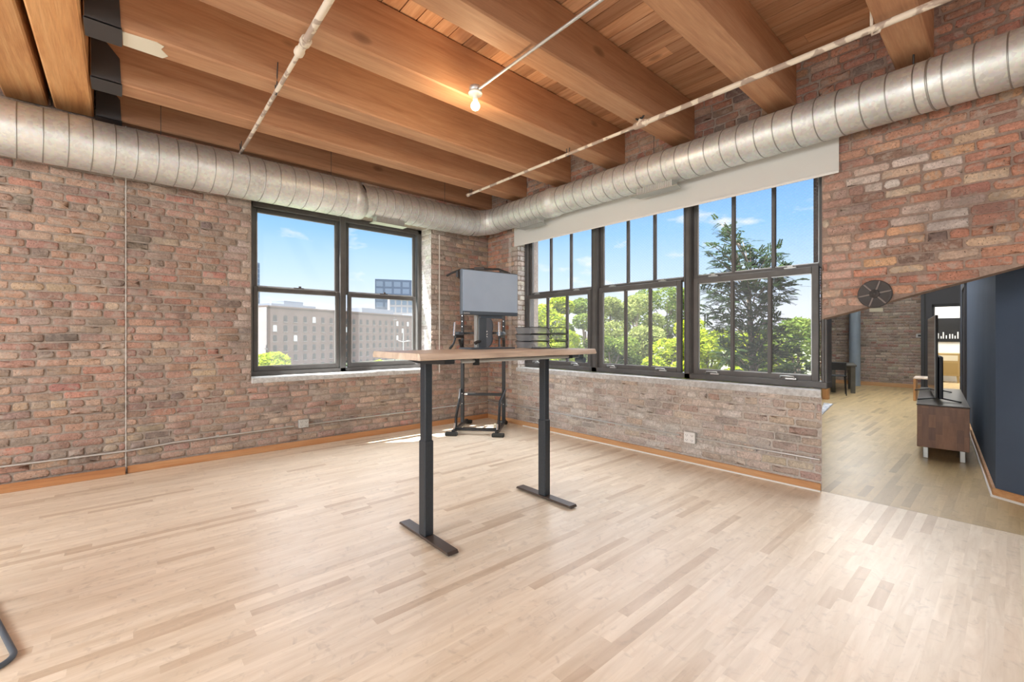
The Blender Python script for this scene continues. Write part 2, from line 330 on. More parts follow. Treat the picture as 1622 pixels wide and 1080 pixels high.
def brick_field(mb,org,U,Nn,u0,u1,z0,z1,style,rng,clamp=None,keep=None,pitch=.0765,mi=0,prot=0.009,blen=.215,white=None,cuts=()):
    """individual bricks standing proud of the mortar; U along the wall, Nn into the room"""
    U=Vector(U);Nn=Vector(Nn);org=Vector(org); row=int(z0/pitch); 
    while row*pitch<z1:
        zb=row*pitch; zc=zb+pitch/2; hdr=(row%6==3); L0=blen if not hdr else .105
        u=u0-rng.random()*L0*.3-(row%2)*L0*.5
        while u<u1:
            ln=L0*rng.uniform(.90,1.07); a=max(u,u0); b=min(u+ln,u1); u+=ln+.012
            for cu,za,zb_,sd in cuts:
                if za<zc<zb_ and a<cu<b:
                    if sd=='b': b=cu-.003
                    else: a=cu+.003
            if b-a<.03: continue
            h=(pitch-.0105)*rng.uniform(.84,1.03); uc=(a+b)/2
            if keep and not keep(uc,zc): continue
            if zc+h/2>z1+.01: continue
            w=(b-a)/2; hh=h/2; rot=rng.uniform(-.012,.012); dz=rng.uniform(-.003,.003)
            cr=min(hh*.5,.012)*rng.uniform(.35,1.7); out=[]
            for (sx,sy) in ((1,1),(-1,1),(-1,-1),(1,-1)):
                k=[(sx*w,sy*(hh-cr)),(sx*(w-cr*.35),sy*(hh-cr*.35)),(sx*(w-cr),sy*hh)]
                if sx*sy<0: k=k[::-1]
                out+=k
                # a mid point on the long side, so edges wander
                if (sx,sy)==(1,1): out.append((0,hh))
                if (sx,sy)==(-1,-1): out.append((0,-hh))
            jit=[(x+rng.uniform(-.005,.004),y+rng.uniform(-.0042,.0036)) for x,y in out]
            pr_=prot*rng.uniform(.35,1.5)
            rings=[]
            for sc,d in ((1.0,-.004),(.985,pr_*.6),(.90,pr_)):
                ring=[]
                for x,y in jit:
                    if sc<.95: xx=x-math.copysign(min(abs(x),.010),x); yy=y-math.copysign(min(abs(y),.0075),y)
                    else: xx=x*sc;yy=y*sc
                    uu=uc+xx-yy*rot; zz=zc+yy+xx*rot+dz
                    if clamp: uu,zz=clamp(uu,zz,uc,zc)
                    ring.append(org+U*uu+Nn*(d+rng.uniform(-.0012,.0012))+Vector((0,0,zz)))
                rings.append(ring)
            n=len(jit); vs=[p for r_ in rings for p in r_]+[sum(rings[2],Vector())/n+Nn*rng.uniform(-.001,.003)]
            fs=[(i*n+k,i*n+(k+1)%n,(i+1)*n+(k+1)%n,(i+1)*n+k) for i in (0,1) for k in range(n)]+[(2*n+k,2*n+(k+1)%n,3*n) for k in range(n)]
            st=style(uc,zc,rng) if callable(style) else style
            c=pal(rng,st)
            if white:
                f=white(uc,zc,rng); c=tuple(q*(1-f)+(.74,.72,.69)[i]*f for i,q in enumerate(c))
            mb.add(vs,fs,mi,True,c)
        row+=1
ZT=3.85   # underside of the ceiling planks
rng=random.Random(11)
# ---------------- left wall (x=0)
LWY=(-3.47,-1.09); LWZ=(.87,3.0)
def wall_left():
    mb=MB(); T=-.62
    # mortar body around the window opening (material 1), painted reveal (material 2)
    for a,b,c,d in ((-8.8,LWY[0],0,ZT+.5),(LWY[1],.62,0,ZT+.5),(LWY[0],LWY[1],0,LWZ[0]-.06),(LWY[0],LWY[1],LWZ[1],ZT+.5)):
        mb.box((-.5,a,c),(0,b,d),1)
    mb.box((0,-8.8,0),(.004,-4.56,ZT),1)                     # the pier left of the joint stands a little proud
    def keep(u,z):
        y=-u
        if LWY[0]<y<LWY[1] and LWZ[0]-.055<z<LWZ[1]: return False
        return True
    def clamp(u,z,uc,zc):
        y=-u
        if LWZ[0]-.05<zc<LWZ[1]:
            if -uc>LWY[1]: y=max(y,LWY[1]+.004)
            if -uc<LWY[0]: y=min(y,LWY[0]-.004)
        return -y,z
    def wl(u,z,r):  # bricks whiten toward the window, its glare painted into their colour
        f=0
        d=max(0,-u-LWY[1]) if -u>LWY[1] else 0
        if -u>LWY[1] and .9<z<3: f=.55*max(0,1-(-u-LWY[1])/.45)
        if -u>LWY[1] and z<.9: f=.10
        if -u<LWY[0]: f=.5*max(0,1-(LWY[0]+u)/.22) if z>.9 else .05
        if z<.9 and -3.5<-u<-1: f=.12
        return min(.9,max(0,f*r.uniform(.5,1.4)))
    org=(0.0,0,0)
    brick_field(mb,(0,0,0),(0,-1,0),(1,0,0),0.0,4.555,.05,ZT,'L',rng,clamp,keep,white=wl,cuts=((-LWY[1],LWZ[0]-.05,LWZ[1],'b'),(-LWY[0],LWZ[0]-.05,LWZ[1],'a')))
    brick_field(mb,(.004,0,0),(0,-1,0),(1,0,0),4.565,8.0,.05,ZT,'L',rng,None,None)
    # white painted reveal on the right of the window
    brick_field(mb,(0,LWY[1],0),(-1,0,0),(0,-1,0),.005,.30,LWZ[0],LWZ[1],'W',rng,None,None,mi=0,prot=.006,blen=.2)
    mb.box((-.30,LWY[1]-.002,LWZ[0]),(-.002,LWY[1]+.01,LWZ[1]),2)
    mb.box((.010,-4.561,0.02),(.016,-4.555,ZT),2)           # caulk line down the joint
    o=mb.build('wall_left',[M['brick'],M['mortar'],M['mortar_white'],M['mortar_glare']],recalc=False); return tag(o,kind='structure')
wall_left()
# ---------------- right wall (y=0)
RWX=(.735,4.70); RWZ=(.875,3.05); OPX=4.70
def opz(x): return 1.504+(x-4.705)*.2872                 # the slanting head of the opening
OPE=7.4
def wall_right():
    mb=MB(); T=.45
    mb.box((0,0,0),(RWX[0],T,ZT+.5),1)
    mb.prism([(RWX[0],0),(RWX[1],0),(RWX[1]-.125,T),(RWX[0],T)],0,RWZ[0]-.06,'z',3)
    mb.box((RWX[0],0,RWZ[1]),(RWX[1],T,ZT+.5),1)
    mb.prism([(OPX,opz(OPX)),(OPE,opz(OPE)),(OPE,ZT+.5),(OPX,ZT+.5)],0,.17,'y',4)
    mb.box((OPE,0,0),(9,.17,ZT+.5),4)
    def keep(x,z):
        if RWX[0]<x<RWX[1] and RWZ[0]-.055<z<RWZ[1]: return False
        if OPX<x<OPE and z<opz(x)+.012: return False
        return True
    def clamp(x,z,xc,zc):
        if RWZ[0]-.05<zc<RWZ[1]:
            if xc<RWX[0]: x=min(x,RWX[0]-.004)
            elif xc>RWX[1]: x=max(x,RWX[1]+.003)
        if zc<opz(OPX) and xc<OPX: x=min(x,OPX-.004)
        if xc>OPX and xc<OPE: z=max(z,opz(x)+.004)
        return x,z
    def style(x,z,r):
        if x>4.7: return 'Rup'
        if z<.9 and x>.5: return 'Rlow'
        if z>3: return 'Rup' if r.random()<.6 else 'L'
        return 'L' if r.random()<.6 else 'Rup'
    def white(x,z,r):  # window glare painted as paler bricks below and beside the window
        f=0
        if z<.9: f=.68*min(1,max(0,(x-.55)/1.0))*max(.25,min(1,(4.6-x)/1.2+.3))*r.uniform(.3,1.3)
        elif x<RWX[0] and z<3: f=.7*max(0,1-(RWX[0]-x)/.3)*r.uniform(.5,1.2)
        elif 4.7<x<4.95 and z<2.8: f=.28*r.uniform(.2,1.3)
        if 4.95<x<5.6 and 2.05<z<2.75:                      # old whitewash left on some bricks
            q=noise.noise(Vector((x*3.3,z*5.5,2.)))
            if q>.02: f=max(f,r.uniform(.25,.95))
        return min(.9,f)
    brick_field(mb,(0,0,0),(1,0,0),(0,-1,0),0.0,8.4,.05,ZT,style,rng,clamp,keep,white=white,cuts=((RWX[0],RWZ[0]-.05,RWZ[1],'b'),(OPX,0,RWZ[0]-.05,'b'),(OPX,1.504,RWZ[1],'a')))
    # left reveal of the window, painted white
    brick_field(mb,(RWX[0],0,0),(0,1,0),(1,0,0),.005,.17,RWZ[0],RWZ[1],'W',rng,None,None,prot=.005,blen=.2)
    o=mb.build('wall_right',[M['brick'],M['mortar'],M['mortar_white'],M['mortar_glare'],M['mortar_dark']],recalc=False); return tag(o,kind='structure')
wall_right()
# sills
tag(MB().box((-.30,LWY[0],LWZ[0]-.062),(.02,LWY[1],LWZ[0]),bev=.008).build('trim_1',M['sill']),kind='structure')
sm=MB()
sm.box((RWX[0]-.02,-.02,RWZ[0]-.062),(2.33,.2,RWZ[0]),bev=.008).prism([(2.333,-.022),(OPX-.003,-.022),(OPX-.06,.2),(2.333,.2)],RWZ[0]-.06,RWZ[0],'z')
tag(sm.build('trim_2',M['sill']),kind='structure')
# hidden walls of the room behind the photographer
tag(MB().box((9,-9.6,0),(9.2,.17,ZT+.5)).build('wall_far_right',M['whitewall']),kind='structure')
tag(MB().box((-.6,-9.8,0),(9.2,-9.6,ZT+.5)).build('wall_behind',M['whitewall']),kind='structure')
# ---------------- floors: strips of maple, each strip its own tone
def strips(name,x0,x1,y0,y1,mat_,z,wid=.0572,seed=3,lim=None):
    r=random.Random(seed); mb=MB(); x=x0
    while x<x1:
        xe=min(x+wid,x1); y=y0-r.random()*.6
        while y<y1:
            L=r.choice((.25,.35,.5,.7,.9,1.1))*r.uniform(.8,1.2); a=max(y,y0); b=min(y+L,y1); y+=L
            if b<=a or (lim and not lim(xe,b)): continue
            mb.add([(x,a,z),(xe,a,z),(xe,b,z),(x,b,z)],[(0,1,2,3)],0,False,(r.random(),r.random(),r.random()))
        x=xe
    return mb.build(name,mat_,recalc=False)
fl=strips('floor',0,9.0,-9.6,0.0,M['floor'],0); tag(fl,kind='structure')
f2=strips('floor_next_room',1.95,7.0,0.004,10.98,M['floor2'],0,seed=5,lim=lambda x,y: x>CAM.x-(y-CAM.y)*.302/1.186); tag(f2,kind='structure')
tag(MB().box((-.6,-9.8,-.25),(9.2,.3,-.01)).prism([(4.55,.3),(7.1,.3),(7.1,10.98),(1.9,10.98)],-.25,-.01,'z').build('floor_slab',M['mortar']),kind='structure')
# baseboards
bb=MB().box((.034,-8.5,0),(.062,-4.56,.075),bev=.004); bb.box((.012,-4.545,.0),(.034,-.02,.072),bev=.004)
tag(bb.build('baseboard_left',wood('baseboard_wood_left',(.40,.17,.07),(.54,.26,.11),(.60,.34,.17),'y',.5,knots=False)),kind='structure')
bb=MB().box((.04,-.034,0),(OPX-.002,-.012,.068),bev=.004)
tag(bb.build('baseboard_right',M['base_wood']),kind='structure')
tag(MB().box((.9,-.046,0),(OPX-.002,-.035,.012)).build('trim_3',M['white']),kind='structure')
# ------------------------------------------------------------------ ceiling planks
def planks():
    r=random.Random(9); mb=MB(); y=-9.6; 
    while y<.02:
        w=.147; x=-.1-r.random()
        while x<9.2:
            L=r.uniform(1.6,3.2); e=min(x+L,9.2); dz=r.uniform(0,.004)
            mb.box((x,y+.004,ZT+dz),(e-.002,y+w-.004,ZT+.04),bev=0,col=(r.random(),r.random(),r.random())); x=e
        y+=w
    mb.box((-.1,-9.6,ZT+.041),(9.2,.1,ZT+.2),1)
    return tag(mb.build('ceiling',[M['plank'],M['dark']]),kind='structure')
planks()
# ------------------------------------------------------------------ ceiling beams
BZ=3.425
ords=['nearest the left wall','second from the left wall','third from the left wall','fourth from the left wall, carrying the bulb','fifth from the left wall','sixth from the left wall','above the pier between window and opening']
xs=[.118,.955,1.828,2.69,3.56,4.508,5.412]
# the bulb hangs from the beam whose underside carries (2.85,-2.4)
def beam_lab(i):
    return ['fir ceiling beam running just beside the left brick wall','fir ceiling beam, second out from the left brick wall','fir ceiling beam with a white paint patch at its hanger end, third out from the left wall',
            'fir ceiling beam carrying the lit bare bulb','fir ceiling beam crossed by the iron valve of the ceiling pipe','thick fir ceiling beam ending over the right part of the wide window','fir ceiling beam ending on the wall right of the wide window, with a white paint fleck'][i]
for i,x1 in enumerate(xs):
    x0=max(.0,x1-.225) if i else .005
    if i==6: x0=x1-.215
    root=empty('ceiling_beam',(x1-.11,0,BZ),0,beam_lab(i),'beam','ceiling beams side by side')
    t=(rng.random(),rng.random(),rng.random())
    mb=MB(); X0=x0-(x1-.11);X1=.11
    mb.box((X0,-4.765,0),(X1,-.001,ZT-BZ-.001),bev=.012,col=(.35+.3*t[0],t[1],t[2])); mb.build('timber',M['beam'],root)
    if i<6:                                               # steel joist hanger at the girder
        hb=MB(); g=.008
        hb.prism([(-4.77,0-.01),(-4.59,-.01),(-4.60,.2),(-4.68,.30),(-4.74,.40),(-4.77,.40)],X1+.001,X1+g,'x')
        hb.prism([(-4.77,0-.01),(-4.59,-.01),(-4.60,.2),(-4.68,.30),(-4.74,.40),(-4.77,.40)],X0-.0+(-g if i else .0),X0-.001+(0 if i else .002),'x')
        hb.box((X0,-4.775,-.012),(X1+g,-4.585,-.002)); hb.build('joist_hanger',M['dark'],root)
    if i==2:
        pm=MB(); 
        pts=[(-.10,-4.58),(.08,-4.585),(.095,-4.40),(.07,-4.36),(.02,-4.375),(-.05,-4.33),(-.105,-4.36)]
        pm.prism([(a,b) for a,b in pts],-.0035,.001,'z').build('paint_patch',mat('cream_paint_patch',(.78,.74,.62),.6),root)
for y0,y1,lab in ((-5.045,-4.785,'honey-coloured girder timber holding the joist hangers'),(-5.35,-5.085,'honey-coloured girder timber farther left, behind the dark gap')):
    root=empty('ceiling_girder',(0.004,(y0+y1)/2,BZ),0,lab,'beam','twin girder timbers')
    h=(y1-y0)/2
    MB().box((0.031 if y0<-4.5 else 0,-h,0),(8.9,h,ZT-BZ-.001),bev=.012,col=(rng.random(),rng.random(),rng.random())).build('timber',M['girder'],root)
    for xb in (.45,1.3,2.2):
        if y0>-5.08: MB().tube([(xb,h-.01,.17),(xb,h+.022,.17)],.016,8).build('bolt',M['dark'],root)
# ------------------------------------------------------------------ ducts
def ribs(mb,axis,a0,a1,c,r,step=.15,slant=.05,rr=.0045):
    k=int(abs(a1-a0)/step); sg=1 if a1>a0 else -1
    for i in range(k+1):
        a=a0+sg*i*step; pts=[]
        for j in range(28):
            th=2*math.pi*j/28; q=a+slant*math.cos(th)*.5
            if axis=='y': pts.append((c[0]+(r+.001)*math.cos(th),q,c[1]+(r+.001)*math.sin(th)))
            else: pts.append((q,c[0]+(r+.001)*math.cos(th),c[1]+(r+.001)*math.sin(th)))
        mb.tube(pts,rr,5,closed=True)
DR=.228;DC=(.262,3.085)        # left run: radius, centre x,z
D2R=.195;D2C=(.262,3.10)
RR=.178;RC=(-.215,3.16)        # right run, centre y,z
duct=empty('ventilation_duct',(0,0,0),0,'long galvanised spiral duct bending round the corner under the beams','duct')
def cyl_y(y0,y1,c,r,n=48): return MB().tube([(c[0],y0,c[1]),(c[0],y1,c[1])],r,n,cap=False)
cyl_y(-8.8,-2.37,DC,DR).build('duct_section',M['galv'],duct); m=MB(); ribs(m,'y',-2.55,-8.6,DC,DR); m.build('duct_seam',M['seam'],duct)
MB().tube([(DC[0],-2.42,DC[1]),(DC[0],-2.40,DC[1]),(DC[0],-2.34,DC[1]),(DC[0],-2.33,DC[1]),(DC[0],-2.28,D2C[1])],[DR+.001,DR+.007,DR+.007,DR+.002,D2R],48,cap=False).build('collar',M['galv'],duct)
# elbow: left run -> right run in gored turns
ce=[]
for k in range(7):
    a=R(90*k/6); ce.append((.262+.30*(1-math.cos(a)),-.56+.345*math.sin(a),3.10+.06*k/6))
cyl_y(-2.29,-.56,D2C,D2R).build('duct_section',M['galv'],duct); m=MB(); ribs(m,'y',-.62,-2.2,D2C,D2R,.118,.03); m.build('duct_seam',M['seam'],duct)
MB().tube(ce,[D2R-(D2R-RR-.01)*k/6 for k in range(7)],48,cap=False).build('elbow',M['galv'],duct)
m=MB()
for k in (1,3,5):
    p=Vector(ce[k]); t=(Vector(ce[k+1])-Vector(ce[k-1])).normalized(); u=Vector((0,0,1)); w=t.cross(u); r_=D2R-(D2R-RR-.01)*k/6+.001
    m.tube([p+(u*math.cos(2*math.pi*j/28)+w*math.sin(2*math.pi*j/28))*r_ for j in range(28)],.0045,5,closed=True)
m.build('elbow_seam',M['seam'],duct)
RR1=.186
MB().tube([(.56,RC[0],RC[1]),(1.66,RC[0],RC[1])],RR1,48,cap=False).build('duct_section',M['galv'],duct)
MB().tube([(1.63,RC[0],RC[1]),(1.65,RC[0],RC[1]),(1.72,RC[0],RC[1]),(1.74,RC[0],RC[1]),(1.80,RC[0],RC[1])],[RR1+.001,RR1+.010,RR1+.010,RR1+.003,RR],48,cap=False).build('collar',M['galv'],duct)
MB().tube([(1.76,RC[0],RC[1]),(8.9,RC[0],RC[1])],RR,48,cap=False).build('duct_section',M['galv'],duct)
m=MB(); ribs(m,'x',.62,1.6,RC,RR1,.118,.03); m.build('duct_seam',M['seam'],duct); m=MB(); ribs(m,'x',1.90,8.8,RC,RR,.15,.04); m.build('duct_seam',M['seam'],duct)
m=MB(); m.tube([(5.43+.03*math.cos(2*math.pi*j/28),RC[0]+(RR+.002)*math.cos(2*math.pi*j/28),RC[1]+(RR+.002)*math.sin(2*math.pi*j/28)) for j in range(28)],.007,6,closed=True); m.build('joint_band',M['seam'],duct)
def vent(px_axis,a,ln,c,r,nm='supply_grille'):
    z=c[1]-r; mb=MB(); g=MB(); fl_=MB()
    w=.07
    if px_axis=='y':
        mb.box((c[0]-w+.01,a,z-.055),(c[0]+w-.01,a+ln,z+.03)); fl_.box((c[0]-w,a-.04,z-.062),(c[0]+w,a+ln+.04,z-.055))
        for k in range(int(ln/.02)): g.box((c[0]+w-.009,a+k*.02,z-.05),(c[0]+w-.004,a+k*.02+.008,z+.02))
    else:
        mb.box((a,c[0]-w+.01,z-.055),(a+ln,c[0]+w-.01,z+.03)); fl_.prism([(a-.07,c[0]-w),(a+ln+.07,c[0]-w),(a+ln+.04,c[0]+w),(a-.04,c[0]+w)],z-.062,z-.055,'z')
        for k in range(int(ln/.02)): g.box((a+k*.02,c[0]-w+.004,z-.05),(a+k*.02+.008,c[0]-w+.009,z+.02))
    o=mb.build(nm,M['galv'],duct); fl_.build('grille_flange',M['seam'],o); g.build('grille_slats',M['stand_l'],o)
vent('y',-2.10,.40,D2C,D2R); vent('x',1.10,.36,RC,RR1); vent('x',3.02,.42,RC,RR)
for (x,y) in ((.262,-2.66),(.262,-1.02),(.262,-4.3)): MB().tube([(x,y,DC[1]+.18),(x,y,ZT)],.003,6).build('hanger_rod',M['dark'],duct)
for x in (1.60,3.2,5.32): MB().tube([(x,RC[0],RC[1]+RR),(x,RC[0],ZT)],.003 if x<5 else .006,6).build('hanger_rod',M['dark'],duct)
# ------------------------------------------------------------------ pipes under the beams
def bent(p,amp,seed,n=30):
    a,b=Vector(p[0]),Vector(p[1]); out=[]
    for k in range(n+1):
        t=k/n; q=a.lerp(b,t); q.z+=amp*noise.noise(Vector((t*3,seed,0))); out.append(q)
    return out
pz=3.36
p1=empty('sprinkler_pipe',(.69,-.9,pz),0,'thin flaking cream ceiling pipe running toward the camera past the black valve','pipe')
MB().tube([(0,0,0),(2.75,0,0)],.016,12).build('pipe_run',M['pipe'],p1); MB().tube([(2.81,0,0),(7.9,-.02,0)],.022,12).build('pipe_run',M['pipe'],p1)
MB().tube([(-.02,0,0),(.012,0,0)],.024,12).build('end_cap',M['pipe'],p1)
o=MB().tube([(2.71,0,0),(2.73,0,0),(2.83,0,0),(2.85,0,0)],[.026,.032,.032,.026],14).tube([(2.78,0,.01),(2.78,0,.05)],[.03,.02],12).build('valve_body',M['pipe'],p1)
v=MB(); v.tube([(2.78,0,.03),(2.78,0,.085)],.008,8)
v.tube([(2.78+.045*math.cos(2*math.pi*j/18),-.012,.085+.042*math.sin(2*math.pi*j/18)) for j in range(18)],.009,6,closed=True)
v.box((2.735,-.018,.079),(2.825,-.006,.091)).build('valve_wheel',M['black'],p1)
def hook(parent,x,y,zt,r,side=.05):
    h=MB(); h.tube([(x-side,y,zt),(x-side*.5,y,zt*.45),(x-r,y,0),(x-r*.6,y,-r),(x,y,-r*1.3),(x+r*.6,y,-r),(x+r,y,0),(x+side*.5,y,zt*.45),(x+side,y,zt)],.0048,6); return h.build('pipe_hook',M['dark'],parent)
hook(p1,.06,0,.20,.018,.045); hook(p1,1.87,0,.22,.019,.045)
h=MB(); h.tube([(4.50,0,.49),(4.50,0,.02),(4.505,0,-.035),(4.54,0,-.03),(4.55,0,.0)],.009,8).build('pipe_hook',M['pipe'],p1)
p2=empty('sprinkler_pipe',(.08,-3.61,pz),0,'thin flaking cream ceiling pipe ending over the left wall duct','pipe')
MB().tube([(0,0,0),(2.38,-.035,0)],.016,12).build('pipe_run',M['pipe'],p2); MB().tube([(2.50,-.038,0),(6.5,-.10,0)],.023,12).build('pipe_run',M['pipe'],p2)
MB().tube([(2.36,-.036,0),(2.37,-.036,0),(2.41,-.037,0),(2.42,-.037,0),(2.50,-.038,0),(2.51,-.038,0),(2.56,-.038,0)],[.026,.034,.034,.026,.028,.036,.036],14).build('coupling',M['pipe'],p2)
MB().tube([(-.02,0,-.0),(.014,0,0)],.024,12).build('end_cap',M['pipe'],p2)
hook(p2,1.72,-.026,.22,.02,.05); hook(p2,.12,0,.12,.018,.045)
# bare bulb and its conduit
bx,by=2.85,-2.385
cn=empty('lamp_conduit',(bx,by,3.385),0,'thin grey steel conduit running from the bare bulb toward the camera','conduit')
MB().tube([(.055,-.002,.0),(5.9,-.12,.0)],.011,12).build('tube',M['conduit'],cn)
lamp=empty('bare_bulb_lamp',(bx,by,BZ-.002),0,'lit bare bulb in a white porcelain holder under a beam','lamp')
sh=Matrix.Translation((0,0,0))
MB().lathe([(0,0),(.05,0),(.052,-.005),(.052,-.045),(0,-.045)],8).build('junction_box',M['conduit'],lamp)
MB().lathe([(.03,-.045),(.057,-.047),(.06,-.055),(.055,-.063),(.028,-.075),(.022,-.085),(.021,-.11),(0,-.11)],24).build('lamp_holder',mat('porcelain',(.85,.82,.74),.3),lamp)
bm_=bpy.data.materials.new('lit_bulb'); bm_.use_nodes=True; nt=bm_.node_tree; nt.nodes.clear(); e=nt.nodes.new('ShaderNodeEmission'); e.inputs[0].default_value=(1,.78,.45,1); e.inputs[1].default_value=9; oo=nt.nodes.new('ShaderNodeOutputMaterial'); nt.links.new(e.outputs[0],oo.inputs[0])
MB().lathe([(.013,-.108),(.016,-.118),(.028,-.130),(.037,-.150),(.037,-.168),(.029,-.184),(.015,-.193),(0,-.196)],20).build('bulb',bm_,lamp)
light('bulb_light','POINT',(bx,by,BZ-.26),(0,0,0),16,(1,.72,.42),.035)
# ------------------------------------------------------------------ windows
def sash(mb,bead,ax,d,a0,a1,z0,z1,glassmat,parent,stile=.05,rail_b=.05,rail_t=.05,muntins=0,thick=.04,mw=.03):
    """a sash whose glass spans a0..a1, z0..z1; ax='x': along x at depth y=d; ax='y': along y at depth x=-d"""
    def B(mb,p0,p1,q0,q1,t0,t1,bev=.004):
        if ax=='x': mb.box((p0,t0,q0),(p1,t1,q1),bev=bev)
        else: mb.box((-t1,p0,q0),(-t0,p1,q1),bev=bev)
    B(mb,a0-stile,a0,z0-rail_b,z1+rail_t,d,d+thick); B(mb,a1,a1+stile,z0-rail_b,z1+rail_t,d,d+thick)
    B(mb,a0,a1,z0-rail_b,z0,d,d+thick); B(mb,a0,a1,z1,z1+rail_t,d,d+thick)
    for k in range(muntins):
        c=a0+(a1-a0)*(k+1)/(muntins+1); B(mb,c-mw/2,c+mw/2,z0,z1,d+.004,d+thick)
    g=.008
    for (p0,p1,q0,q1) in ((a0,a0+g,z0,z1),(a1-g,a1,z0,z1),(a0,a1,z0,z0+g),(a0,a1,z1-g,z1)): B(bead,p0,p1,q0,q1,d+.012,d+.02,0)
    gm=MB(); B(gm,a0-.004,a1+.004,z0-.004,z1+.004,d+.022,d+.026,0); gm.build('window_pane',glassmat,parent)
win1=empty('window_1',(0,0,0),kind='structure')
fr=MB(); bd=MB(); d=.29; ZB=.87; ZH=2.99
def BY(mb,y0,y1,z0,z1,x0,x1,bev=.005): mb.box((x0,y0,z0),(x1,y1,z1),bev=bev)
# outer frame, central post, head, bottom
BY(fr,LWY[0]+.002,LWY[0]+.075,ZB,ZH,-.45,-.28); BY(fr,LWY[1]-.065,LWY[1]-.002,ZB,ZH,-.45,-.28)
BY(fr,-2.352,-2.275,ZB,ZH,-.45,-.265); BY(fr,LWY[0],LWY[1],ZB,ZB+.055,-.45,-.265); BY(fr,LWY[0],LWY[1],2.93,ZH,-.45,-.28)
fr.build('window_frame',M['frame'],win1)
for (a0,a1,lo0,lo1) in ((-3.345,-2.40,-3.345,-2.405),(-2.215,-1.215,-2.195,-1.235)):
    s1=MB(); sash(s1,bd,'y',.33,a0,a1,1.972,2.88,M['glass'],win1,.045,.04,.05); s1.build('window_sash',M['frame'],win1)
    s2=MB(); sash(s2,bd,'y',.285,lo0,lo1,.985,1.905,M['glass_dirty'],win1,.045,.06,.055)
    s2.box((-.285,(a0+a1)/2-.07,1.96),(-.262,(a0+a1)/2+.05,1.975)).box((-.28,(a0+a1)/2-.01,1.975),(-.265,(a0+a1)/2+.02,1.995))
    s2.build('window_sash',M['frame'],win1)
bd.build('glazing_bead',M['stand_l'],win1)
win2=empty('window_2',(0,0,0),kind='structure')
fr=MB(); bd=MB(); ZB=.88
def BX(mb,x0,x1,z0,z1,y0,y1,bev=.005): mb.box((x0,y0,z0),(x1,y1,z1),bev=bev)
BX(fr,RWX[0]+.002,.765,ZB,3.05,.17,.33); BX(fr,4.655,RWX[1]-.002,ZB,3.05,.17,.33)
BX(fr,2.045,2.135,ZB,3.05,.155,.33); BX(fr,3.355,3.425,ZB,3.05,.155,.33); BX(fr,RWX[0],RWX[1],ZB,ZB+.06,.155,.33); BX(fr,RWX[0],RWX[1],2.98,3.05,.17,.33)
for x in (2.055,2.118,3.365,3.41,.745,4.67): BX(fr,x,x+.008,ZB+.06,2.98,.145,.16,0)
fr.build('window_frame',M['frame'],win2)
for (a0,a1,b0,b1) in ((.81,2.0,.80,1.955),(2.18,3.31,2.205,3.25),(3.47,4.62,3.505,4.575)):
    s1=MB(); sash(s1,bd,'x',.235,a0,a1,2.03,2.95,M['glass_wire'],win2,.045,.05,.05,2,.045,.034); s1.build('window_sash',M['frame'],win2)
    s2=MB(); sash(s2,bd,'x',.185,b0,b1,.99,1.935,M['glass_dirty'],win2,.055,.055,.06,2,.045,.034); s2.build('window_sash',M['frame'],win2)
    for q in (.16,.84):
        lk=MB(); xx=b0+(b1-b0)*q; lk.box((xx-.05,.165,1.996),(xx+.05,.185,2.008)).box((xx-.02,.16,2.008),(xx+.025,.19,2.022)); lk.build('sash_lock',M['stand_l'],win2)
    for q in (.15,.82):
        lf=MB(); xx=b0+(b1-b0)*q; lf.tube([(xx-.06,.18,.958),(xx-.06,.155,.958),(xx-.055,.15,.975),(xx+.055,.15,.975),(xx+.06,.155,.958),(xx+.06,.18,.958)],.006,6).box((xx-.015,.155,.945),(xx+.075,.18,.958)); lf.build('sash_lift',M['conduit'],win2)
bd.build('glazing_bead',M['stand_l'],win2)
# roller shade
rs=empty('roller_shade',(.70,-.037,2.755),0,'white roller shade pulled a little way down over the wide window','shade')
sh=MB(); L=4.13
sh.box((0,-.0015,0),(L,.0015,.28)).build('fabric',M['shade'],rs); MB().box((0,-.006,-.018),(L,.006,.006),bev=.004).build('bottom_bar',mat('shade_bar',(.75,.75,.73),.6),rs)
MB().tube([(0,.004,.29),(L,.004,.29)],.012,14).build('roller',M['white'],rs)
def cord(x,y,z0,z1,lab,along):
    u=Vector(along); p=Vector((x,y,0)); w=.018
    pts=[p+u*-w+Vector((0,0,z1)),p+u*-w+Vector((0,0,z0+.03)),p+u*-w*.6+Vector((0,0,z0+.006)),p+Vector((0,0,z0)),p+u*w*.6+Vector((0,0,z0+.006)),p+u*w+Vector((0,0,z0+.03)),p+u*w+Vector((0,0,z1))]
    tag(MB().tube(pts,.0035,6).build('blind_cord',M['cord']),lab,'cord')
cord(.60,-.035,.74,2.9,'white looped blind cord hanging left of the wide window',(1,0,0))
cord(.03,-.965,.80,2.9,'white looped blind cord hanging between left window and room corner',(0,.3,0))
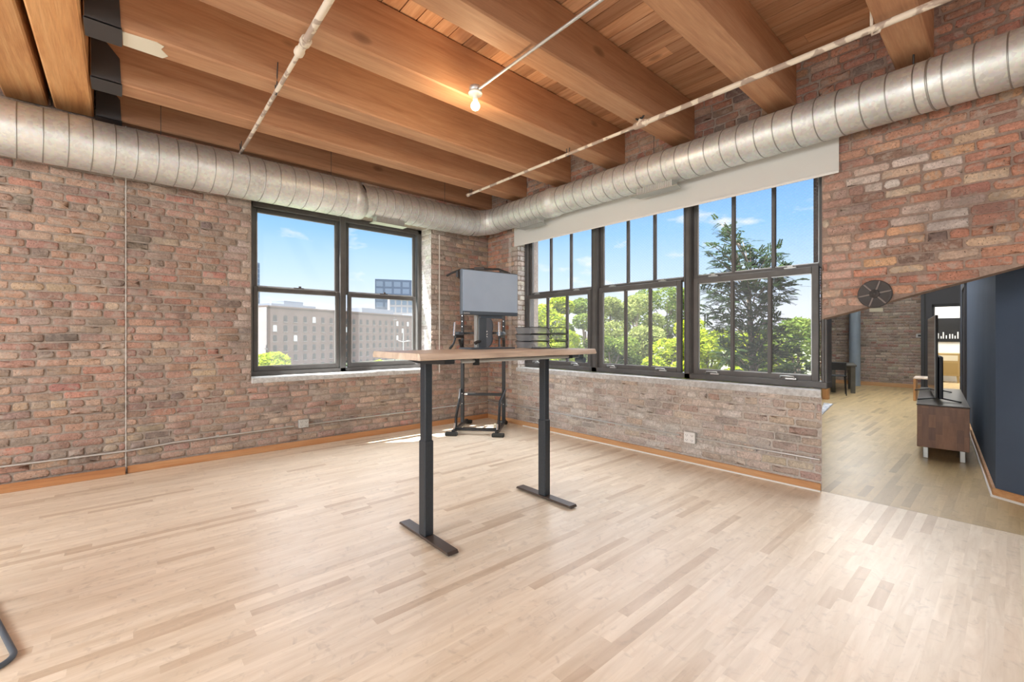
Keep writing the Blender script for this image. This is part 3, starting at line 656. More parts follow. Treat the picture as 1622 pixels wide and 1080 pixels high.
# ------------------------------------------------------------------ conduits and outlets on the walls
c=empty('wall_conduit',(.026,-1.6,.262),0,'grey steel conduit along the foot of the left brick wall','conduit')
MB().tube([(0,1.55,.012),(0,.5,.004),(0,-1.25,0)],.0095,10).tube([(0,-1.42,0),(0,-2.6,-.014),(.004,-2.80,-.03),(.012,-2.95,-.036),(.015,-3.05,-.036),(.015,-6.6,-.02)],.0095,10).build('tube',M['conduit'],c)
for y in (-.2,-2.2,-3.3,.9): MB().tube([(.0 if y>-3 else .015,y-.012,0-(0 if y>-2.5 else .035)),(.0 if y>-3 else .015,y+.012,0-(0 if y>-2.5 else .035))],.0135,10).build('conduit_clip',M['conduit'],c)
c=empty('wall_conduit',(.1,-.026,.278),0,'grey steel conduit along the brick under the wide window','conduit')
MB().tube([(-.07,0,.012),(.1,0,.004),(3.30,0,0)],.0095,10).tube([(3.44,0,0),(4.59,0,0)],.0095,10).build('tube',M['conduit'],c)
for x in (1.2,2.3,4.05): MB().tube([(x-.012,0,0),(x+.012,0,0)],.0135,10).build('conduit_clip',M['conduit'],c)
def outlet(loc,rz,lab,m_,w=.12,h=.115,n=2):
    r=empty('outlet_box',loc,rz,lab,'outlet')     # local +x along wall, -y into room
    MB().box((-w/2,-.05,-h/2),(w/2,-.001,h/2),bev=.004).build('box',M['conduit'],r)
    MB().box((-w/2,-.056,-h/2),(w/2,-.0505,h/2),bev=.002).build('cover',m_,r)
    for k in range(n):
        cx=(-w/4,w/4)[k] if n==2 else 0
        for zz in (-.025,.025):
            s=MB(); s.box((cx-.015,-.0572,zz-.018),(cx+.015,-.0555,zz+.014),0); s.box((cx-.011,-.058,zz-.006),(cx-.008,-.0555,zz+.006),1).box((cx+.007,-.058,zz-.006),(cx+.010,-.0555,zz+.006),1).box((cx-.003,-.058,zz-.014),(cx+.003,-.0555,zz-.009),1)
            s.build('socket',[m_,M['hole']],r)
outlet((3.525,0-.004,.275),0,'white four socket outlet box on the brick under the wide window',M['white'])
outlet((.004,-2.915,.285),R(90),'silver outlet box with white cover low under the left window',M['conduit'],.11,.10)
outlet((.47,-.004,.30),0,'small cream outlet box low on the wall behind the exercise tower',M['cream'],.075,.115,1)
# ------------------------------------------------------------------ round spoked anchor plate on the brick pier
r=empty('wall_anchor_plate',(5.065,-.012,1.695),0,'round dark iron spoked plate on the brick above the opening','anchor plate')
A=Matrix.Rotation(R(90),4,'X')
MB().lathe([(0,.0),(.105,0),(.112,.010),(.110,.024),(.100,.027),(.092,.020),(.03,.016),(0,.016)],40,A).build('disc',M['dark'],r)
m=MB()
for k in range(6):
    a=2*math.pi*k/6+.2; ca,sa=math.cos(a),math.sin(a); pts=[(.02*ca,-.022,.02*sa),(.106*ca,-.022,.106*sa)]; m.tube(pts,.006,6)
m.build('spokes',mat('worn_iron',(.24,.21,.20),.5),r); MB().lathe([(.034,.016),(.034,.028),(.026,.034),(.012,.036),(.012,.044),(0,.044)],18,A).build('hub',M['dark'],r)
# ------------------------------------------------------------------ standing desk
DX,DY=3.22,-2.50; TZ=1.253
desk=empty('standing_desk',(DX,DY,0),0,'tall standing desk with pale wood live edge top on black column legs','desk')
def desktop():
    m=MB(); x0,x1=2.965-DX,3.60-DX; y0,y1=-3.33-DY,-1.735-DY; n=26; top=[];bot=[]
    rr=random.Random(4)
    for k in range(n+1):                                # right (camera) side wavy live edge
        t=k/n; y=y0+(y1-y0)*t; w=.012*math.sin(t*9)+.008*math.sin(t*23+1); top.append((x1-.018+w*.6,y)); bot.append((x1+w,y))
    for k in range(n+1):
        t=1-k/n; y=y0+(y1-y0)*t; w=.012*math.sin(t*8+2)+.008*math.sin(t*19); top.append((x0+.016+w*.6,y)); bot.append((x0+w,y))
    N=len(top); T=TZ;Bz=TZ-.040
    vs=[(x,y,T) for x,y in top]+[(x,y,T-.008) for x,y in [((a[0]*.6+b[0]*.4),a[1]) for a,b in zip(top,bot)]]+[(x,y,Bz+.006) for x,y in bot]+[(x,y,Bz) for x,y in [((a[0]*.5+b[0]*.5),a[1]) for a,b in zip(top,bot)]]
    fs=[tuple(range(N)),tuple(range(3*N,4*N))[::-1]]
    for q in range(3): fs+=[(q*N+i,q*N+(i+1)%N,(q+1)*N+(i+1)%N,(q+1)*N+i) for i in range(N)]
    m.add(vs,fs); return m
mt=mat('live_edge_wood',rough=.38); t=NT(mt); p=t.pos((7,.8,7)); nn=t.noise(p,1.3,7,.62,1.2); k=t.ramp(nn,[(.25,(.44,.34,.27)),(.42,(.62,.50,.40)),(.6,(.74,.62,.51)),(.75,(.80,.71,.62))]); t.base(k); t.bump(nn,.15,.004); M['desktop']=mt
desktop().build('desktop',M['desktop'],desk)
for yy in (-3.06,-1.936):
    y=yy-DY
    lg=MB(); lg.box((-.052,y-.034,.03),(.028,y+.034,.66),bev=.006); o=lg.build('leg',M['desk_metal'],desk)
    MB().box((-.046,y-.028,.655),(.022,y+.028,TZ-.05),bev=.005).build('inner_column',M['desk_metal'],o)
    ft=MB(); ft.prism([(-.325,.012),(-.31,.030),(.30,.030),(.315,.012)],y-.04,y+.04,'y'); f_=ft.build('foot',M['foot_metal'],desk,bevel=.004)
    for xx in (-.29,.28): MB().tube([(xx,y,0),(xx,y,.012)],.014,12).build('glide',M['rubber'],f_)
    MB().prism([(-.26,TZ-.041),(.27,TZ-.041),(.27,TZ-.075),(.05,TZ-.082),(-.07,TZ-.082),(-.26,TZ-.058)],y-.035,y+.035,'y').build('top_bracket',M['desk_metal'],desk)
for q in (-.06,.0): MB().box((q,-3.0-DY,TZ-.066),(q+.035,-1.97-DY,TZ-.046)).build('crossbar',M['stand'],desk)
MB().tube([(.31,-3.0-DY,TZ-.06),(.31,-2.0-DY,TZ-.058)],.010,10).build('cable_rail',M['stand_l'],desk)
MB().box((.295,-2.90-DY,TZ-.085),(.325,-2.87-DY,TZ-.041)).build('rail_clip',M['black'],desk)
cb=MB(); cb.box((.06,-1.86-DY,TZ-.075),(.30,-1.79-DY,TZ-.042),bev=.01); cb.tube([(.25,-1.83-DY,TZ-.09),(.33,-1.83-DY,TZ-.09)],.022,14); cb.build('control_box',M['bezel'],desk)
# ------------------------------------------------------------------ monitor on its stand
pl=Vector((3.085,-2.685,0)); pr_=Vector((3.135,-2.165,0)); dv=(pr_-pl).normalized(); ang=math.atan2(dv.y,dv.x); ctr=(pl+pr_)/2; MW=(pr_-pl).length
mon=empty('computer_monitor',(ctr.x,ctr.y,TZ),ang,'blue-grey switched off monitor on a column stand on the desk','monitor')
z0=.262;z1=.607
MB().box((-MW/2,-.0,z0),(MW/2,.035,z1),bev=.006).build('housing',M['bezel'],mon)
MB().box((-MW/2+.008,-.003,z0+.028),(MW/2-.008,.001,z1-.008)).build('screen',M['screen'],mon)
def text(body,size,loc,rot,m_,parent,ext=.0004,name='lettering'):
    cu=bpy.data.curves.new(name,'FONT'); cu.body=body; cu.size=size; cu.extrude=ext; cu.align_x='CENTER'; cu.align_y='CENTER'
    o=bpy.data.objects.new(name,cu); S.collection.objects.link(o)
    dg=bpy.context.evaluated_depsgraph_get(); me=bpy.data.meshes.new_from_object(o.evaluated_get(dg)); bpy.data.objects.remove(o); 
    o=bpy.data.objects.new(name,me); S.collection.objects.link(o); me.materials.clear(); me.materials.append(m_); o.parent=parent; o.location=loc; o.rotation_euler=rot; return o
text('Lenovo',.017,(-MW/2+.042,-.0015,z0+.013),(R(90),0,0),M['white'],mon)
MB().box((-.085,.035,z0-.022),(.135,.075,z0+.03),bev=.004).build('mount_bracket',M['bezel'],mon)
st=MB().box((-.085,.045,.012),(-.012,.085,z0+.02),bev=.003); o=st.build('stand_column',M['stand'],mon)
MB().box((-.108,.048,.012),(-.0855,.082,z0+.005),bev=.002).build('column_edge',M['stand_l'],o)
MB().box((-.21,-.05,.0),(.20,.14,.012),bev=.005).build('stand_base',M['bezel'],mon)
cl=MB().tube([(-.13,.03,.045),(-.11,.03,.055),(-.075,.04,.06)],[.014,.012,.010],10); cl.build('cable_clip',M['dark'],mon)
# ------------------------------------------------------------------ letter tray
tr=empty('letter_tray',(3.24,-2.02,TZ),R(78),'black wire mesh letter tray of three tiers at the right end of the desk','tray')
meshm=glass('perforated_black_mesh',.0); 
nt=meshm.node_tree
def meshmat():
    m=bpy.data.materials.new('perforated_steel_mesh'); m.use_nodes=True; nt=m.node_tree; b=nt.nodes['Principled BSDF']; b.inputs['Base Color'].default_value=(.24,.26,.28,1); b.inputs['Roughness'].default_value=.4
    tr_=nt.nodes.new('ShaderNodeBsdfTransparent'); mx=nt.nodes.new('ShaderNodeMixShader'); mx.inputs[0].default_value=.42; o=nt.nodes['Material Output']
    nt.links.new(b.outputs[0],mx.inputs[1]); nt.links.new(tr_.outputs[0],mx.inputs[2]); nt.links.new(mx.outputs[0],o.inputs[0]); return m
bpy.data.materials.remove(meshm); MS=meshmat()
for k in range(3):
    z=.006+k*.057; m=MB(); w=.115; l0,l1=-.165,.20
    for s_ in (-1,1):
        m.tube([(l0,s_*w,z+.05),(-.02,s_*w,z+.052),(.0,s_*w,z+.048),(.035,s_*w,z),(.19,s_*w,z-.002),(l1,s_*w,z+.006),(l1-.02,s_*w,z+.046),(l1-.035,s_*w,z+.050),(.02,s_*w,z+.047)],.0028,6)
    m.tube([(l0,-w,z+.05),(l0,w,z+.05)],.0028,6).tube([(l1,-w,z+.006),(l1,w,z+.006)],.0028,6).tube([(l0+.01,-w,z),(.035,-w,z)],.0025,6).tube([(l0+.01,w,z),(.035,w,z)],.0025,6)
    o=m.build('tray_wire',M['black'],tr)
    q=MB(); q.add([(l0+.02,-w,z),(l1-.01,-w,z),(l1-.01,w,z),(l0+.02,w,z)],[(0,1,2,3)]); q.add([(l0,-w,z+.05),(l0+.02,-w,z),(l0+.02,w,z),(l0,w,z+.05)],[(0,1,2,3)])
    for s_ in (-1,1): q.add([(l0,s_*w,z+.05),(l0+.02,s_*w,z),(.03,s_*w,z),(-.01,s_*w,z+.05)],[(0,1,2,3)])
    q.build('tray_mesh',MS,o)
# ------------------------------------------------------------------ exercise tower in the corner
e1=Vector((.744,-1.222,0)); e2=Vector((1.223,-.793,0)); ax=(e2-e1).normalized(); tc=(e1+e2)/2; hw=(e2-e1).length/2
tw=empty('exercise_tower',tc,math.atan2(ax.y,ax.x),'black pull-up and dip tower standing in the brick corner','exercise equipment')   # local x across, +y toward the corner
D=.86; UY=.62; UX=.312; 
for s_ in (-1,1):
    MB().box((s_*hw-.085,-.035,0),(s_*hw+.085,.035,.05),bev=.01).build('foot_pad',M['rubber'],tw)
    MB().box((s_*hw*.86-.06,D-.035,0),(s_*hw*.86+.06,D+.035,.055),bev=.01).build('foot_pad',M['rubber'],tw)
    MB().box((s_*hw*.93-.022,.0,.03),(s_*hw*.93+.022,D,.075),bev=.004).build('base_rail',M['black'],tw)
    up=MB(); up.box((s_*UX-.025,UY-.025,.07),(s_*UX+.025,UY+.025,1.20),bev=.004); up.box((s_*UX-.021,UY-.021,1.2),(s_*UX+.021,UY+.021,2.22),bev=.003); o=up.build('upright',M['black'],tw)
    for z in (.35,.5,1.42,1.5,1.58,1.66,1.74,1.82): MB().tube([(s_*UX,UY-.03,z),(s_*UX,UY-.02,z)],.006,8).build('bolt',M['chrome'],o)
    MB().tube([(s_*hw*.93,.16,.07),(s_*hw*.95,.20,.22),(s_*hw*.92,.34,.42),(s_*UX*1.08,UY-.03,.56)],.020,10).build('curved_brace',M['black'],tw)
    MB().tube([(s_*hw*.93,.05,.08),(s_*hw*.93,.09,.15)],.013,8).build('adjusting_pin',M['chrome'],tw)
    # dip handle with arm pad
    arm=MB().box((s_*UX-.02,.16,1.33),(s_*UX+.02,UY-.02,1.37),bev=.004); arm.tube([(s_*UX,.18,1.33),(s_*UX*1.02,.12,1.26),(s_*UX*1.05,.05,1.21)],.014,8); o=arm.build('dip_arm',M['black'],tw)
    MB().box((s_*UX-.05,.24,1.37),(s_*UX+.05,.52,1.42),bev=.015).build('arm_pad',M['bezel'],o)
    MB().tube([(s_*UX*1.02,.14,1.36),(s_*UX*1.0,.17,1.55)],.016,10).build('handle',M['chrome'],o); MB().tube([(s_*UX*1.05,.06,1.22),(s_*UX*1.09,.0,1.19)],.018,10).build('grip',M['rubber'],o)
    MB().tube([(s_*UX,UY-.02,1.15),(s_*UX*1.06,UY-.12,1.30)],.020,8).build('lower_brace',M['black'],tw)
MB().box((-hw*.93,.10,.05),(hw*.93,.145,.09),bev=.004).build('base_bar',M['black'],tw)
o=MB().box((-UX,UY-.02,.47),(UX,UY+.02,.51),bev=.004).build('cross_bar',M['black'],tw); MB().box((-UX+.03,UY-.0225,.48),(-UX+.08,UY-.0195,.50)).build('sticker',M['white'],o)
MB().box((-UX,UY-.018,1.385),(UX,UY+.018,1.42),bev=.004).build('cross_bar',M['black'],tw)
MB().box((-UX,UY-.02,2.17),(UX,UY+.02,2.21),bev=.004).build('cross_bar',M['black'],tw)
MB().tube([(-.47,.30,2.22),(-.40,.30,2.255),(-.28,.30,2.30),(0,.30,2.31),(.28,.30,2.30),(.40,.30,2.255),(.47,.30,2.22)],.015,10).build('pull_up_bar',M['black'],tw)
for q in (-UX,UX): MB().box((q-.015,.28,2.20),(q+.015,UY,2.285)).build('top_bracket',M['black'],tw)
MB().box((-.06,.27,2.30),(.08,.33,2.335)).build('neutral_grip',M['dark'],tw)
pad=MB(); prof=[]
for k in range(28):
    a=2*math.pi*k/28; z=math.sin(a)*.235; x=math.cos(a); w=.145*(abs(x)**.6)*(1 if x>0 else -1)*(1-.16*math.exp(-((z+.02)/.07)**2)); prof.append((w+.03,1.42+z))
pad.prism(prof,UY-.10,UY-.045,'y'); o=pad.build('back_pad',mat('pad_leather',(.055,.065,.085),.6),tw,bevel=.012)
text('AX',.085,(.055,UY-.1015,1.395),(R(90),R(90),0),M['white'],o,.0005)
MB().box((-.02,UY-.045,1.3),(.02,UY-.018,1.5)).build('pad_bracket',M['black'],tw)
MB().box((hw*.62,UY-.25,.0),(hw*.62+.05,UY-.20,.10),bev=.008).build('plastic_cap',M['cream'],tw)
# ------------------------------------------------------------------ chair whose runner reaches in at the lower left edge
ch=empty('lounge_chair',(2.745,-5.185,0),R(15),'dark tubular sled chair with its runner reaching in at the lower left edge','chair')
def arc(c,r,a0,a1,n=6): return [(c[0]+r*math.cos(R(a0+(a1-a0)*k/n)),c[1]+r*math.sin(R(a0+(a1-a0)*k/n)),c[2]) for k in range(n+1)]
m=MB(); lp=arc((.31,.10,.011),.08,90,0)+arc((.31,-.35,.011),.08,0,-90)
m.tube([(-.30,.05,.40),(-.33,.16,.06),(-.30,.18,.018),(-.25,.18,.011)]+lp+[(-.25,-.43,.011),(-.30,-.43,.018),(-.33,-.43,.06),(-.30,-.43,.40)],.0115,10).build('sled_frame',M['bezel'],ch)
m=MB(); m.box((-.36,-.46,.40),(-.02,.04,.47),bev=.03).build('seat',M['rubber'],ch)
MB().box((-.42,-.46,.47),(-.35,.04,.90),bev=.03).build('backrest',M['rubber'],ch)
# ------------------------------------------------------------------ the next room
BY_=10.98
def wall_back():
    mb=MB(); mb.box((2.02,BY_,0),(4.37,BY_+.3,ZT+.4),1)
    brick_field(mb,(0,BY_,0),(1,0,0),(0,-1,0),2.0,4.36,.06,ZT,'B',random.Random(21),None,None,prot=.007)
    return tag(mb.build('wall_back',[M['brick'],M['mortar']],recalc=False),kind='structure')
wall_back()
tag(MB().box((2.02,BY_-.03,0),(4.37,BY_-.008,.10),bev=.004).build('baseboard_back',M['base_wood']),kind='structure')
# charcoal end wall with a doorway into a bright room
gy=10.2
g=MB(); g.box((4.39,gy,0),(4.50,gy+.14,ZT+.4)); g.box((4.50,gy,2.12),(5.02,gy+.14,ZT+.4)); g.box((5.02,gy,0),(5.9,gy+.14,ZT+.4)); g.box((4.30,gy,0),(4.39,BY_,ZT+.4))
tag(g.build('wall_end',M['greywall']),kind='structure')
tag(MB().box((4.36,gy-.02,0),(4.385,gy,ZT)).build('trim_4',M['hole']),kind='structure')
dt=MB(); dt.box((4.50,gy-.015,0),(4.54,gy+.15,2.12)); dt.box((4.98,gy-.015,0),(5.02,gy+.15,2.12)); dt.box((4.50,gy-.015,2.07),(5.02,gy+.15,2.14)); tag(dt.build('door_1',M['hole']),kind='structure')
g=MB(); g.box((3.6,14.2,0),(7.0,14.3,3.6)); g.box((6.9,gy,0),(7.0,14.2,3.6)); g.box((3.5,11.3,0),(3.6,14.2,3.6)); g.box((3.5,gy+.16,3.6),(7,14.3,3.7)); tag(g.build('wall_far_room',M['whitewall']),kind='structure')
f3=strips('floor_far_room',3.6,7.0,10.98,14.2,M['floor2'],0,seed=8); tag(f3,kind='structure')
tag(MB().box((3.5,10.9,-.25),(7.2,14.3,-.01)).build('floor_slab_far',M['mortar']),kind='structure')
# slate blue partition: long left face, then the face turning away to the right
A0=(5.115,8.0);A1=(5.707,.929);A2=(6.95,.15)
def bw():
    mb=MB(); mb.prism([A0,A1,A2,(7.1,.17),(7.1,8.0)],0,ZT+.05,'z'); return tag(mb.build('wall_blue',M['bluewall'],recalc=True),kind='structure')
bw()
tag(MB().box((5.10,8.0,0),(7.1,gy+.15,ZT+.05)).build('wall_passage',M['greywall']),kind='structure')
tag(MB().prism([(4.6,.17),(7.1,.17),(7.1,11),(1.95,11)],ZT+.02,ZT+.25,'z').build('ceiling_next_room',M['whitewall']),kind='structure')
# recess (doorway) in the left face of the partition
def onblue(t,off=0):
    a=Vector((*A1,0));b=Vector((*A0,0)); d_=(b-a).normalized(); n_=Vector((-d_.y,d_.x,0)); return a+d_*t+n_*off
def strip_on(t0,t1,z0,z1,th,mb):
    p=[onblue(t0,.0),onblue(t1,.0),onblue(t1,th),onblue(t0,th)]; mb.prism([(q.x,q.y) for q in p],z0,z1,'z')
d2=MB(); strip_on(4.75,4.83,0,2.25,.03,d2); strip_on(5.75,5.83,0,2.25,.03,d2); strip_on(4.75,5.83,2.17,2.25,.03,d2); strip_on(4.83,5.75,0,2.17,.006,d2)
tag(d2.build('door_2',M['greywall']),kind='structure')
# baseboard of the partition: wood with a white shoe
b1=MB(); strip_on(0.0,4.72,0,.075,.018,b1)
u=(Vector((*A2,0))-Vector((*A1,0))).normalized(); n_=Vector((u.y,-u.x,0)); a=Vector((*A1,0)); b=Vector((*A2,0))
c1=onblue(0,.018); q=[a,b,b+n_*.018,a+n_*.020-onblue(0,0)*0]
b1.prism([(p.x,p.y) for p in (a,b,b+n_*.018,a+n_*.018)],0,.075,'z'); tag(b1.build('baseboard_blue',M['base_wood']),kind='structure')
b2=MB(); 
p=[onblue(-.01,.019),onblue(4.72,.019),onblue(4.72,.030),onblue(-.01,.030)]; b2.prism([(v.x,v.y) for v in p],0,.018,'z'); b2.prism([(p.x,p.y) for p in (a+n_*.019-u*.01,b+n_*.019,b+n_*.030,a+n_*.030-u*.01)],0,.018,'z')
tag(b2.build('trim_5',M['white']),kind='structure')
# outer wall of the next room, running away behind the window jamb
def lw(y,k=.2905): return CAM.x-(y-CAM.y)*k/1.186*1.0
nl=MB(); nl.prism([(lw(.46),.46),(lw(11.2),11.2),(lw(11.2,.302),11.2),(lw(.46,.302),.46)],0,ZT+.3,'z',0); tag(nl.build('wall_next_room',mortar('dark_outer_brick',(.13,.095,.08),(.09,.07,.06))),kind='structure')
# round blue-grey column and the timber post
tag(MB().tube([(2.92,10.55,0),(2.92,10.55,1.0)],.128,28).tube([(2.92,10.55,1.0),(2.92,10.55,1.02)],.134,28).tube([(2.92,10.55,1.02),(2.92,10.55,ZT)],.128,28).build('round_column',streaky('blue_grey_duct_paint',(.22,.27,.32),(.27,.32,.37),2,.45)),'blue-grey round column standing before the far brick wall','column')
tag(MB().box((3.07,6.75,0),(3.19,6.87,ZT),bev=.01).build('timber_post',M['post_wood']),'honey coloured timber post at the left edge of the opening','post')
# tv cabinet
tv=empty('media_cabinet',(5.298,2.10,0),R(5.0),'brown block-patterned media cabinet with pale legs beside the blue wall','cabinet')
cm=mat('block_wood',rough=.4); t=NT(cm); tcn=t.n('ShaderNodeTexCoord'); mp=t.n('ShaderNodeMapping'); mp.inputs['Rotation'].default_value=(R(90),0,R(90)); t.l(tcn.outputs['Object'],mp.inputs[0])
sx=t.n('ShaderNodeSeparateXYZ'); t.l(tcn.outputs['Object'],sx.inputs[0]); cx=t.n('ShaderNodeCombineXYZ'); t.l(sx.outputs[2],cx.inputs[0]); t.l(t.math('ADD',sx.outputs[0],t.math('MULTIPLY',sx.outputs[1],1.0)),cx.inputs[1])
br=t.n('ShaderNodeTexBrick'); br.inputs['Scale'].default_value=1; br.inputs['Brick Width'].default_value=.14; br.inputs['Row Height'].default_value=.055; br.inputs['Mortar Size'].default_value=.0; br.inputs['Color1'].default_value=(.36,.20,.13,1); br.inputs['Color2'].default_value=(.22,.13,.10,1); t.l(cx.outputs[0],br.inputs['Vector'])
t.base(t.mix(.5,br.outputs[0],t.ramp(t.noise(t.pos((6,6,1.2)),3,5,.6),[(.3,(.55,.5,.48)),(.7,(1.3,1.25,1.2))]),'MULTIPLY'))
MB().box((-.205,0,.125),(.205,2.25,.585),bev=.004).build('cabinet_body',cm,tv)
MB().box((-.21,-.004,.586),(.21,2.254,.60),bev=.003).build('cabinet_top',mat('dark_cabinet_top',(.045,.035,.03),.28),tv)
for x in (-.135,.155):
    for y in (.08,2.15): MB().box((x-.022,y-.03,0),(x+.022,y+.03,.125),bev=.004).build('leg',M['conduit'],tv)
t_=empty('television',(5.225,2.45,.60),R(7.5),'large flat television seen edge-on on the media cabinet','television')
tb=MB().box((-.018,0,.04),(.010,1.55,1.0),bev=.006).build('housing',M['black'],t_); MB().box((-.0195,.012,.052),(-.0182,1.538,.988)).build('screen',mat('tv_screen',(.005,.005,.006),.12),t_)
MB().box((-.019,-.001,.04),(-.014,.0,1.0)).build('edge_trim',M['stand_l'],t_)
MB().box((.010,.04,.03),(.055,1.5,.52),bev=.01).build('rear_housing',mat('tv_back',(.012,.016,.025),.45),t_)
for y in (.15,1.35): MB().tube([(-.16,y-.08,.008),(0,y,.03),(.02,y,.05),(.03,y,.03),(.20,y-.12,.008)],.008,8).build('leg',M['black'],t_)
# dining table and chair
dt_=empty('dining_table',(2.97,8.95,0),R(13.7),'narrow grey-brown wooden table with square legs in the next room','table')
tm=streaky('weathered_table_wood',(.075,.07,.055),(.11,.10,.08),5,.5)
MB().box((-.26,-.62,.64),(.26,.62,.675),bev=.004).build('tabletop',tm,dt_); MB().box((-.20,-.56,.56),(.20,-.53,.64)).box((-.20,.53,.56),(.20,.56,.64)).box((.18,-.56,.56),(.20,.56,.64)).box((-.20,-.56,.56),(-.18,.56,.64)).build('apron',tm,dt_)
for x in (-.19,.19):
    for y in (-.54,.54): MB().box((x-.045,y-.045,0),(x+.045,y+.045,.64),bev=.004).build('leg',tm,dt_)
def dchair(x,y,rz,lab):
    r=empty('dining_chair',(x,y,0),rz,lab,'chair','black chairs at the dining table')
    MB().box((-.20,-.20,.43),(.20,.20,.455),bev=.01).build('seat',M['black'],r)
    m=MB(); m.box((-.19,.175,.58),(.19,.195,.76),bev=.008).build('backrest',M['black'],r)
    for a_,b_ in ((-.17,-.17),(.17,-.17),(-.17,.17),(.17,.17)):
        top=.74 if b_>0 else .43
        MB().tube([(a_*1.12,b_*1.15,0),(a_,b_,.43)]+([(a_,b_*1.08,.74)] if b_>0 else []),.011,8).build('leg',M['black'],r)
    return r
dchair(3.06,7.95,R(194),'black slim-legged chair pulled up to the near side of the dining table')
# rug
rg=empty('rug',(3.43,6.07,0),0,'pale grey patterned rug whose corner shows beside the opening edge','rug')
rm=mat('rug_pile',(.6,.62,.66),.95); t=NT(rm); t.base(t.ramp(t.noise(t.pos(),24,4,.7),[(.42,(.20,.24,.32)),(.5,(.60,.62,.66)),(.6,(.78,.78,.80))]))
MB().prism([(-.01,-.01),(.195,-1.62),(.175,-1.62),(-.17,.05)],0,.008,'z').build('rug_field',rm,rg); MB().prism([(0,0),(.205,-1.635),(.175,-1.635),(-.18,.065)],0,.004,'z').build('rug_binding',M['bezel'],rg)
# thermostat and pale plate on the far brick wall
r=empty('thermostat',(4.22,BY_-.012,1.37),0,'small grey thermostat on the far brick wall beside the charcoal wall','thermostat')
MB().box((-.09,-.03,-.05),(.09,0,.05),bev=.008).build('casing',M['conduit'],r); MB().box((-.05,-.034,-.02),(.03,-.0305,.03)).build('display',M['dark'],r)
tag(MB().box((3.17,BY_-.025,2.03),(3.46,BY_-.008,2.13),bev=.004).build('wall_plate',M['cream']),'small cream plate high on the far brick wall','plate')
# bright room: picture, cabinet, side table
r=empty('wall_picture',(4.62,14.19,1.55),0,'dark wide picture with small white figures in the bright far room','picture')
MB().box((-.75,-.03,-.36),(.75,0,.36),bev=.004).build('picture_frame',M['black'],r)
m=MB(); rr=random.Random(3)
for k in range(9): x=-.40+k*.06+rr.uniform(-.01,.01); h=rr.uniform(.06,.22); m.box((x,-.033,-.26),(x+.025,-.0305,-.26+h))
m.build('white_figures',M['white'],r)
r=empty('wooden_cabinet',(4.48,13.75,0),0,'light wooden cabinet on splayed legs in the bright far room','cabinet')
ow=mat('oak_cabinet',(.42,.30,.13),.5); MB().box((-.75,-.2,.20),(.32,.2,.86),bev=.005).build('cabinet_body',ow,r); 
MB().box((-.70,-.206,.24),(.27,-.2005,.58)).build('door',mat('oak_door',(.36,.25,.10),.5),r); MB().box((-.70,-.206,.64),(.27,-.2005,.80)).build('open_shelf',M['cream'],r)
for x in (-.68,.26): 
    for y in (-.15,.15): MB().tube([(x*1.05,y*1.1,0),(x,y,.20)],[.015,.022],8).build('leg',ow,r)
r=empty('side_table',(4.62,8.2,0),R(3),'small orange-brown wooden side table behind the television','table')
MB().box((-.22,-.3,.46),(.22,.3,.49),bev=.004).build('tabletop',M['desktop'],r)
for x in (-.2,.2): MB().box((x-.02,-.28,0),(x+.02,.28,.46),bev=.003).build('side_panel',M['post_wood'],r)
# ------------------------------------------------------------------ outdoors
gm=mat('grass_ground',(.13,.18,.06),.95); t=NT(gm); t.base(t.ramp(t.noise(t.pos(),.3,5,.6),[(.35,(.075,.085,.045)),(.65,(.13,.135,.085))]))
GZ=-7.2
tag(MB().prism([(-600,-400),(-.9,-400),(-.9,600),(-600,600)],GZ-.5,GZ,'z').prism([(-.9,16),(400,16),(400,600),(-.9,600)],GZ-.5,GZ,'z').build('lawn_ground',gm),kind='structure')
# long brick mill building seen through the left window
PA=at(424,118); PB=at(760,235)
dd=(PB-PA); dd.z=0; LB=dd.length; dd.normalize()
mill=empty('mill_building',(PA.x,PA.y,GZ),math.atan2(dd.y,dd.x),'long grey-brown brick mill building with rows of arched windows','building')
# local +x runs along the facade; the facade faces local -y (toward the camera side)
HT=9.35-GZ
bmw=streaky('mill_brick',(.095,.068,.060),(.112,.082,.072),.25,.9); MB().box((0,0,0),(LB,28,HT),).box((-.2,-.3,HT-.05),(LB,28,HT+.35)).build('wall',bmw,mill)
pal_=streaky('pale_render',(.20,.18,.18),(.25,.22,.22),.3,.9); MB().box((-.25,.15,0),(-.02,28,HT-.1)).build('side_wall',pal_,mill)
wm=mat('mill_window_glass',(.012,.011,.011),.6); wl=mat('mill_window_blind',(.30,.32,.33),.6)
rr=random.Random(12); cnt=0
xsW=[2.2+k*3.35 for k in range(46)]
lit=[]; stuff_d=MB(); 
for row in range(6):
    zc=HT-3.0-row*2.72
    for x in xsW:
        if x>LB-2: continue
        w=.58;h=.85; poly=[(x-w,zc-h),(x+w,zc-h),(x+w,zc+h*.75),(x+w*.6,zc+h),(x-w*.6,zc+h),(x-w,zc+h*.75)]
        b=rr.random()<.13
        # windows the frame really shows near the middle of the facade are parts of their own
        if x<105 and cnt<100 and row<4:
            m=MB(); m.prism(poly,-.06,.05,'y').build('window',wl if b else wm,mill); cnt+=1
        else: stuff_d.prism(poly,-.06,.05,'y')
tag(stuff_d.build('windows',wm,mill),kind='stuff')
sl=MB()
for row in range(6):
    for x in xsW:
        if x<LB-2: sl.box((x-.75,-.16,HT-3.0-row*2.72-1.05),(x+.75,.02,HT-3.0-row*2.72-.87))
sl.build('window_sills',mat('mill_sill',(.14,.12,.11),.9),mill)
